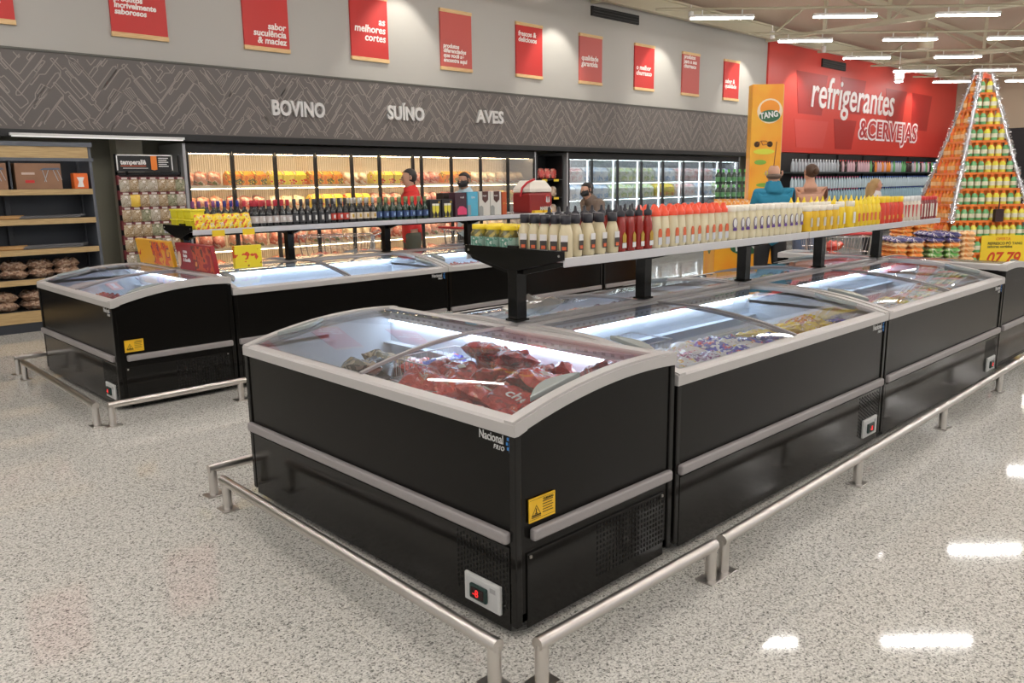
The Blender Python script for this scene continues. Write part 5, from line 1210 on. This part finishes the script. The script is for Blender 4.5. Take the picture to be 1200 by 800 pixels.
# ------------------------------------------------------------------ tall orange drink-mix display
def promo():
    og = ramp_mat('orange_display_print', [(.35, (.84, .32, .02)), (.6, (.86, .44, .03))], 2.5, .4, interp='LINEAR'); rz = R(-45.8)
    t = thing('display_tower', 'tall orange drink mix display tower standing on an orange base box', 'display', (7.72, 3.38, 0), rz)
    q = MB(); q.box(-.19, -.03, 1.16, .19, .16, 2.74); q.build('tower_panel', og, t, bevel=.004)
    q = MB(); q.box(.19, -.025, 1.2, .198, .155, 2.73); q.build('pale_side', mat('pale_orange_side', (.75, .48, .20), .4), t)
    q = MB(); q.box(-.66, -.35, 0, .10, .30, 1.16); b = q.build('base_box', og, t, bevel=.005)
    grn = mat('leaf_green_print', (.20, .42, .05), .4); dgr = mat('dark_green_print', (.03, .13, .06), .4)
    def disc(nm, cx, cz, rx, rz_, y, m, par, a0=0, n=20):
        q = MB(); q.prism([(cx+rx*math.cos(2*math.pi*k/n), cz+rz_*math.sin(2*math.pi*k/n)) for k in range(n)][::-1], y-.002, y, 'y'); return q.build(nm, m, par)
    disc('white_swirl', .03, 2.42, .155, .15, -.031, mat('swirl_white', (.85, .70, .50), .4), t); disc('orange_fruit', .03, 2.45, .12, .10, -.034, mat('fruit_orange', (.85, .30, .02), .4), t)
    disc('green_oval', .03, 2.36, .13, .072, -.037, dgr, t); text('logo_word', 'TANG', .10, (-.085, -.040, 2.325), (R(90), R(-8), 0), lw, t, bold=.003, sx=.8)
    q = MB()
    for cx in (-.11, .05): q.lathe([(.036, 0), (.036, .002), (.028, .002), (.028, 0)], 16, c=(cx, 0, 0))
    o = q.build('bicycle_wheels', mat('dark_print', (.10, .05, .02), .4), t); o.rotation_euler = (R(90), 0, 0); o.location = (0, -.031, 2.02)
    q = MB(); q.tube([(-.11, -.033, 2.02), (-.06, -.033, 2.06), (.0, -.033, 2.06), (.05, -.033, 2.02), (-.04, -.033, 2.01), (-.06, -.033, 2.06)], .005, 5); q.tube([(.11, -.033, 1.72), (.135, -.033, 2.05)], .006, 5); q.build('bicycle_frame', mat('brown_print2', (.30, .08, .02), .4), t)
    disc('yellow_burst', -.02, 1.93, .13, .035, -.033, mat('lime_print', (.65, .66, .05), .4), t); disc('green_badge', -.06, 1.80, .075, .030, -.036, grn, t)
    disc('yellow_leaf', .08, 1.66, .09, .03, -.033, mat('lime_print', (.65, .66, .05), .4), t); disc('lime_leaf', .0, 1.52, .10, .025, -.033, grn, t)
    for k, (cx, m) in enumerate(((-.08, mat('pale_pack_print', (.72, .66, .45), .4)), (.03, mat('purple_pack_print', (.40, .12, .35), .4)), (.13, mat('lime_print', (.65, .66, .05), .4)))):
        q = MB(); q.box(cx-.045, -.033, 1.26, cx+.045, -.031, 1.38); q.build('printed_packet', m, t); disc('printed_mark', cx, 1.32, .028, .022, -.036, lw, t)
    # base graphics
    disc('white_swirl', -.28, .80, .20, .11, -.352, mat('swirl_white', (.85, .70, .50), .4), b); disc('lemon_fruit', -.22, .98, .16, .09, -.352, mat('lemon_print', (.80, .62, .05), .4), b)
    disc('green_oval', -.28, .76, .19, .085, -.356, dgr, b); text('logo_word', 'TANG', .15, (-.43, -.362, .715), (R(90), R(-8), 0), lw, b, bold=.004, sx=.9)
    q = MB(); q.prism([(-.05+.09*math.cos(k*.628), .76+.10*math.sin(k*.628)) for k in range(10)][::-1], -.664, -.661, 'x'); q.build('side_oval', dgr, b)
    og2 = ramp_mat('orange_gable_pack', [(0, (.80, .30, .05)), (.46, (.82, .38, .08)), (.55, (.78, .62, .45)), (.62, (.80, .24, .03))], 20, .35)
    q = MB(); q.box(-.05, -.035, 0, .05, .035, .13); q.add([(-.05, -.035, .13), (.05, -.035, .13), (.05, .035, .13), (-.05, .035, .13), (-.05, 0, .175), (.05, 0, .175)], [(0, 1, 5, 4), (2, 3, 4, 5), (1, 2, 5), (3, 0, 4)])
    q.box(-.05, -.004, .175, .05, .004, .195); first = q.build('drink_mix_pack', og2)
    c, s = math.cos(rz), math.sin(rz); n = 0
    for lv in range(2):
        for k in range(7):
            lx = -.60+k*.108; ly = -.28+lv*.10; n += 1
            if lv == 1 and k > 6: continue
            o = first if n == 1 else first.copy()
            if n > 1: COL.objects.link(o)
            o.location = (7.72+lx*c-ly*s, 3.38+lx*s+ly*c, 1.161); o.rotation_euler = (0, 0, rz+rnd.uniform(-.1, .1))
            tag(o, f'orange drink mix pack on the display base, {("front","second")[lv]} row, {nth(k+1)} from left', 'pack', 'orange drink mix packs')
    # dark green topped bottles on a stand behind
    t = thing('bottle_stand', 'dark stand carrying green topped bottles left of the orange display', 'stand', (9.14, 4.66, 0), rz); q = MB(); q.box(-.30, -.15, 0, .30, .30, 1.30); q.build('stand_box', M['black2'], t)
    me = small_drink('green_topped_bottle', mat('black_green_bottle', (.02, .05, .03), .2, coat=.4), mat('bright_green_top', (.12, .50, .10), .4), .22, .035, mat('mid_green_label', (.10, .30, .12), .4))
    for lv in range(2):
        for k in range(7):
            lx = -.24+k*.08; o = bpy.data.objects.new('green_topped_bottle', me); COL.objects.link(o); o.location = (9.14+lx*c+.08*s, 4.66+lx*s-.08*c, 1.301+lv*.222)
            tag(o, f'dark bottle with green top left of the orange display, {("lower","upper")[lv]} tier, {nth(k+1)} from left', 'bottle', 'green topped bottles')
promo()

# ------------------------------------------------------------------ people
def skin_mesh(name, verts, edges, m, parent=None, sub=1):
    """verts: {key: (x, y, z, rx, ry)}; first key is the root"""
    ks = list(verts); ix = {k: i for i, k in enumerate(ks)}
    me = bpy.data.meshes.new(name); me.from_pydata([verts[k][:3] for k in ks], [(ix[a], ix[b]) for a, b in edges], [])
    o = bpy.data.objects.new(name, me); COL.objects.link(o); o.modifiers.new('skin', 'SKIN')
    for i, k in enumerate(ks):
        sv = me.skin_vertices[0].data[i]; sv.radius = verts[k][3:5]; sv.use_root = (i == 0)
    sm = o.modifiers.new('sub', 'SUBSURF'); sm.levels = sub; sm.render_levels = sub
    dg = bpy.context.evaluated_depsgraph_get(); ev = bpy.data.meshes.new_from_object(o.evaluated_get(dg))
    bpy.data.objects.remove(o); ev.materials.clear(); ev.materials.append(m)
    for p in ev.polygons: p.use_smooth = True
    o = bpy.data.objects.new(name, ev); COL.objects.link(o)
    if parent: adopt(o, parent)
    return o
def person(loc, rz, label, H, skin, top, bottom, hair, lean=0, arms=((.35, -.15), (.35, -.15)), sleeves='short', hairstyle='short', mask=None, head_turn=0, head_down=0, shoes=None, group=None):
    """faces local +x; arms: per side (forward swing of upper arm, elbow bend)"""
    k = H/1.72; t = thing('person', label, 'person', loc, rz, group)
    V = {}; E_ = []
    piv = Vector((0, 0, .95)); Rl = Matrix.Rotation(lean, 3, 'Y')
    def up(p): return piv+Rl @ (Vector(p)-piv)
    def put(key, p, rx, ry=None, u=True):
        q = up(p) if u else Vector(p); V[key] = (q.x*k, q.y*k, q.z*k, rx*k, (ry or rx)*k)
    put('pelvis', (0, 0, .95), .145, .115); put('spine', (.01, 0, 1.12), .13, .10); put('chest', (0, 0, 1.30), .15, .11); put('neckbase', (-.005, 0, 1.44), .085, .075); put('neck', (.005, 0, 1.50), .052, .052)
    hc = up((.005, 0, 1.50)); Rh = Matrix.Rotation(head_turn, 3, 'Z') @ Matrix.Rotation(lean*.45+head_down, 3, 'Y')
    def hd(p): return hc+Rh @ Vector(p)
    for key, p, rx, ry in (('jaw', (.022, 0, .046), .062, .066), ('skull', (.010, 0, .112), .078, .090), ('crown', (.0, 0, .158), .066, .070), ('scalp', (-.002, 0, .188), .034, .036)):
        q = hd(p); V[key] = (q.x*k, q.y*k, q.z*k, rx*k, ry*k)
        E_ += [('pelvis', 'spine'), ('spine', 'chest'), ('chest', 'neckbase'), ('neckbase', 'neck'), ('neck', 'jaw'), ('jaw', 'skull'), ('skull', 'crown'), ('crown', 'scalp')]
    for s, nm in ((1, 'l'), (-1, 'r')):
        sw, eb = arms[0 if s > 0 else 1]
        sh = up((0, s*.162, 1.372)); d = Rl @ Vector((math.sin(sw), s*.10, -math.cos(sw))).normalized(); el = sh+d*.28
        d2 = Rl @ Vector((math.sin(sw-eb), s*.02, -math.cos(sw-eb))).normalized() if False else Rl @ Vector((math.sin(sw+abs(eb)), -s*.06, -math.cos(sw+abs(eb)))).normalized()
        wr = el+d2*.25; pa = wr+d2*.07
        for key, p, r_ in (('sh', sh, .058), ('el', el, .042), ('wr', wr, .028), ('pa', pa, .034)): V[nm+key] = (*(p*k), r_*k, r_*k*(1 if key != 'pa' else .55))
        E_ += [('chest', nm+'sh'), (nm+'sh', nm+'el'), (nm+'el', nm+'wr'), (nm+'wr', nm+'pa')]
        side = d2.cross(Vector((0, s, 0))).normalized(); ax = Vector((0, 1, 0))
        for j, ln in enumerate((.062, .075, .070, .055)):
            b0 = pa+ax*(j-1.5)*.018; f1 = b0+d2*ln*.6; f2 = f1+(d2*.6+side*.5*s).normalized()*ln*.5
            V[f'{nm}f{j}a'] = (*(f1*k), .009*k, .009*k); V[f'{nm}f{j}b'] = (*(f2*k), .0075*k, .0075*k); E_ += [(nm+'pa', f'{nm}f{j}a'), (f'{nm}f{j}a', f'{nm}f{j}b')]
        th = wr+d2*.03-ax*s*.035; th2 = th+d2*.035-ax*s*.01; V[nm+'t1'] = (*(th*k), .011*k, .011*k); V[nm+'t2'] = (*(th2*k), .009*k, .009*k); E_ += [(nm+'wr', nm+'t1'), (nm+'t1', nm+'t2')]
        for key, p, r_ in (('hip', (0, s*.09, .90), .088), ('kn', (.02, s*.10, .50), .058), ('an', (-.01, s*.105, .09), .038), ('toe', (.13, s*.12, .035), .034)): V[nm+key] = (p[0]*k, p[1]*k, p[2]*k, r_*k, r_*k)
        E_ += [('pelvis', nm+'hip'), (nm+'hip', nm+'kn'), (nm+'kn', nm+'an'), (nm+'an', nm+'toe')]
    body = skin_mesh('body', V, E_, skin, t, sub=2)
    segs = [(a, b, Vector(V[a][:3]), Vector(V[b][:3]), V[a][3], V[b][3]) for a, b in E_]
    def where(p):
        best = None
        for a, b, A, B, ra, rb in segs:
            d = B-A; u = max(0, min(1, (p-A).dot(d)/d.length_squared)); dist = (p-A-d*u).length-(ra+(rb-ra)*u)
            if best is None or dist < best[0]: best = (dist, a, b, u)
        return best[1:]
    bm_ = body.data; lab = [where(v.co) for v in bm_.vertices]
    def garment(name, keep, off, m):
        """cloth that follows the body: its surface lifted off along the normals"""
        ok = [keep(*l) for l in lab]; fs = [f.vertices[:] for f in bm_.polygons if sum(ok[i] for i in f.vertices) >= len(f.vertices)-1]
        used = sorted({i for f in fs for i in f}); ix = {i: n for n, i in enumerate(used)}
        me = bpy.data.meshes.new(name); me.from_pydata([bm_.vertices[i].co+bm_.vertices[i].normal*off*k for i in used], [], [[ix[i] for i in f] for f in fs])
        me.materials.append(m)
        for p in me.polygons: p.use_smooth = True
        o = bpy.data.objects.new(name, me); COL.objects.link(o); adopt(o, t)
        so = o.modifiers.new('cloth', 'SOLIDIFY'); so.thickness = .006*k; so.offset = 1
        return o
    def shirt(a, b, u):
        if (a, b) in (('pelvis', 'spine'), ('spine', 'chest')): return sleeves is not None or (a, b) == ('pelvis', 'spine') or u < .62
        if sleeves is None: return False
        if (a, b) == ('chest', 'neckbase'): return True
        if (a, b) == ('neckbase', 'neck'): return u < .06
        if a == 'chest': return True
        if a[1:] == 'sh': return u < (.75 if sleeves == 'short' else 2)
        if a[1:] == 'el': return sleeves == 'long' and u < .9
        return a == 'pelvis' and b[1:] == 'hip' and u < .35
    garment('shirt', shirt, .016, top)
    garment('trousers', lambda a, b, u: (a == 'pelvis' and b[1:] == 'hip') or a[1:] in ('hip', 'kn') or ((a, b) == ('pelvis', 'spine') and u < .2), .010, bottom)
    for nm in 'lr':
        a, b = V[nm+'an'], V[nm+'toe']; q = MB(); q.tube([(a[0]-.04*k, a[1], .045*k), (a[0]+.03*k, a[1], .05*k), (b[0], b[1], .038*k), (b[0]+.03*k, b[1], .03*k)], 0, 10, rs=[.035*k, .045*k, .038*k, .02*k]); q.build('shoe', shoes or mat('dark_shoe', (.03, .03, .03), .5), t)
    # hair: a shell over the back and top of the skull
    def ell(c, r3, name, m, cut=None, seed=0):
        q = MB(); vs = []; fs = []; nu, nv = 16, 10
        for i in range(nv+1):
            ph = math.pi*i/nv
            for j in range(nu):
                a = 2*math.pi*j/nu; p = Vector((math.sin(ph)*math.cos(a), math.sin(ph)*math.sin(a), math.cos(ph)))
                rr = 1+.04*noise.noise(p*4+Vector((seed, 0, 0)))
                p = Vector((p.x*r3[0]*rr, p.y*r3[1]*rr, p.z*r3[2]*rr))
                if cut and p.x > cut[0] and p.z < cut[1]: p.x = cut[0]*.6
                vs.append(hd(Vector(c)+p)*k)
        for i in range(nv):
            for j in range(nu): fs.append((i*nu+j, (i+1)*nu+j, (i+1)*nu+(j+1) % nu, i*nu+(j+1) % nu))
        q.add(vs, fs, True); return q.build(name, m, t)
    if hairstyle == 'bald': 
        ell((-.010, 0, .066), (.076, .084, .036), 'hair_fringe', hair, (.02, .2))
    else: ell((-.014, 0, .120), (.090, .086, .088), 'hair', hair, (.030, .03), seed=3)
    if hairstyle == 'bun': ell((-.10, 0, .11), (.045, .04, .045), 'hair_bun', hair)
    if hairstyle == 'long':
        q = MB(); pts = [hd(p)*k for p in ((-.06, 0, .12), (-.085, 0, .02), (-.085, 0, -.09), (-.07, 0, -.20))]; q.tube(pts, 0, 12, rs=[.075*k, .082*k, .075*k, .03*k]); q.build('long_hair', hair, t)
    for s in (1, -1):
        q = MB(); q.lathe([(.004, -.004), (.010, 0), (.004, .004)], 8); e = q.build('eye', mat('dark_eye', (.02, .015, .01), .3), t); e.location = hd((.083, s*.030, .115))*k; e.rotation_euler = (0, R(90), 0)
        q = MB(); q.tube([hd((.0, s*.083, .125))*k, hd((-.008, s*.090, .105))*k, hd((.0, s*.085, .078))*k], .010*k, 6); q.build('ear', skin, t)
    q = MB(); q.tube([hd((.070, 0, .120))*k, hd((.094, 0, .088))*k, hd((.080, 0, .080))*k], 0, 8, rs=[.007*k, .014*k, .010*k]); q.build('nose', skin, t)
    q = MB(); q.tube([hd((.080, -.022, .052))*k, hd((.088, 0, .050))*k, hd((.080, .022, .052))*k], .005*k, 6); q.build('mouth', mat('lip_red', (.35, .10, .08), .5), t)
    if mask:
        q = MB(); vs = []; 
        for i in range(7):
            for j in range(9):
                a = R(-80+20*j); z = .020+.085*i/6; r_ = .098-.006*abs(i-3)
                vs.append(hd((.012+r_*math.cos(a)*1.04, (r_-.012)*math.sin(a), z))*k)
        q.add(vs, [(i*9+j, i*9+j+1, (i+1)*9+j+1, (i+1)*9+j) for i in range(6) for j in range(8)], True); o = q.build('face_mask', mask, t); sd = o.modifiers.new('thick', 'SOLIDIFY'); sd.thickness = .003
    return t
sk1 = mat('light_brown_skin', (.48, .26, .17), .5); sk2 = mat('fair_pink_skin', (.60, .34, .24), .5); hb = mat('black_hair', (.012, .009, .008), .5); hbr = mat('dark_brown_hair', (.07, .035, .018), .5); hbl = mat('blond_hair', (.45, .30, .13), .5); hg = mat('greying_hair', (.12, .08, .06), .5)
olive = mat('olive_trousers', (.07, .07, .045), .7); jeans = mat('blue_jeans', (.10, .15, .26), .7); blackc = mat('black_cloth', (.012, .012, .014), .7); redc = mat('red_shirt_cloth', (.62, .025, .02), .7); lblue = mat('pale_blue_cloth', (.42, .55, .62), .7); teal = mat('teal_shirt_cloth', (.012, .20, .32), .7); khaki = mat('grey_brown_cloth', (.18, .13, .10), .7); whitec = mat('white_cloth', (.72, .70, .70), .7); bmask = mat('black_mask_cloth', (.015, .015, .018), .6); pinkc = mat('pink_vest_cloth', (.60, .36, .30), .7)
person((4.40, 6.33, 0), R(155), 'dark haired person in a red shirt and olive trousers pushing a cart by the coolers', 1.79, sk1, redc, olive, hb, arms=((.45, .9), (.45, .9)), head_down=.12)
person((5.80, 6.86, 0), R(190), 'person in a pale blue shirt and black face mask looking down by the coolers', 1.76, sk1, lblue, blackc, hb, arms=((.35, .8), (.4, .9)), mask=bmask, head_down=.15, lean=.1)
person((7.75, 6.0, 0), R(172), 'person in a grey brown top and black mask leaning over a freezer', 1.70, sk2, khaki, blackc, hb, lean=.62, arms=((.6, .4), (.3, .7)), sleeves='long', mask=bmask, hairstyle='bun')
person((6.86, 2.78, 0), R(40), 'balding person in a teal t-shirt seen from behind near the far end freezer', 1.78, sk2, teal, blackc, hg, hairstyle='bald', arms=((.25, .8), (.3, .7)))
person((8.67, 3.22, 0), R(35), 'brown haired person with bare shoulders seen from behind, beside the teal shirt', 1.80, sk2, pinkc, jeans, hbr, hairstyle='bun', sleeves=None, arms=((.2, .6), (.2, .5)), head_turn=.5)
person((10.65, 3.15, 0), R(-20), 'blond person in a white top walking behind the far shelf end', 1.60, sk2, whitec, blackc, hbl, hairstyle='long', head_turn=-.4)

# ------------------------------------------------------------------ shopping carts
def cart(loc, rz, label, goods):
    t = thing('shopping_cart', label, 'cart', loc, rz, 'chrome shopping carts'); zb, zt = .52, .98; ch = M['chrome']
    lo = [(-.36, -.18), (.40, -.15), (.40, .15), (-.36, .18)]; hi = [(-.42, -.25), (.48, -.20), (.48, .20), (-.42, .25)]
    q = MB()
    for z, P in ((zb, lo), (zt, hi)): q.tube([(*p, z) for p in P+P[:1]], .007, 6)
    q.build('basket_frame', ch, t); q = MB()
    for i in range(4):
        a, b, c, d = lo[i], lo[(i+1) % 4], hi[i], hi[(i+1) % 4]; n = 12 if i % 2 == 0 else 7
        for k in range(n+1):
            u = k/n; q.tube([(a[0]+(b[0]-a[0])*u, a[1]+(b[1]-a[1])*u, zb), (c[0]+(d[0]-c[0])*u, c[1]+(d[1]-c[1])*u, zt)], .0028, 4)
        for w_ in (.33, .66): q.tube([(a[0]+(c[0]-a[0])*w_, a[1]+(c[1]-a[1])*w_, zb+(zt-zb)*w_), (b[0]+(d[0]-b[0])*w_, b[1]+(d[1]-b[1])*w_, zb+(zt-zb)*w_)], .0028, 4)
    for k in range(9): q.tube([(-.36+k*.095, -.17, zb), (-.36+k*.095, .17, zb)], .0028, 4)
    q.build('basket_wires', ch, t)
    q = MB(); q.tube([(-.52, -.24, 1.02), (-.52, .24, 1.02)], .016, 8); q.build('push_handle', mat('red_handle_grip', (.55, .04, .04), .4), t)
    q = MB()
    for s in (-1, 1):
        q.tube([(-.52, s*.24, 1.02), (-.42, s*.24, .98), (-.40, s*.21, .52), (-.36, s*.22, .14), (.36, s*.17, .14)], .011, 6)
    q.tube([(.36, -.17, .14), (.36, .17, .14)], .011, 6); q.tube([(.36, 0, .14), (.38, 0, .52)], .009, 6); q.build('chassis', ch, t)
    for x, y in ((-.36, -.22), (-.36, .22), (.36, -.17), (.36, .17)):
        q = MB(); q.tube([(x, y-.012, .055), (x, y+.012, .055)], .055, 14); q.box(x-.012, y-.02, .055, x+.012, y+.02, .14); q.build('wheel', M['black2'], t)
    c, s = math.cos(rz), math.sin(rz)
    for i, (x, y, z, m, lab) in enumerate(goods):
        q = MB(); crumple(q, .12, .09, .05, 20+i, 10, 8, .12); o = q.build('meat_pack', m, loc=(loc[0]+x*c-y*s, loc[1]+x*s+y*c, z), rot=(.1, .1, rz+i)); tag(o, lab, 'meat pack')
pinkm = ramp_mat('fresh_meat_pack', [(0, (.70, .20, .14)), (.5, (.78, .36, .28)), (.58, (.80, .72, .66)), (.64, (.66, .12, .08))], 10, .25, coat=.5)
cart((3.62, 6.80, 0), R(150), 'shopping cart with meat trays pushed by the red shirted person', [(.1, .05, .60, pinkm, 'pink meat tray at the bottom of the cart by the coolers'), (-.12, -.03, .66, pinkm, 'pink meat tray on top in the cart by the coolers'), (.2, -.02, .72, pinkm, 'upright meat tray at the front of the cart by the coolers')])
cart((5.55, 6.36, 0), R(5), 'nearly empty shopping cart beside the pale blue shirt, behind the pickle jars', [])
cart((7.02, 2.12, 0), R(45), 'shopping cart with red and white packs beyond the far end freezer', [(.1, 0, .62, pinkm, 'red and white pack low in the far cart'), (-.1, .05, .74, MEAT2, 'bright red pack on top in the far cart'), (.15, -.05, .84, MEAT2, 'red pack at the front of the far cart'), (-.2, -.05, .62, CM['white'], 'white packet low in the far cart')])
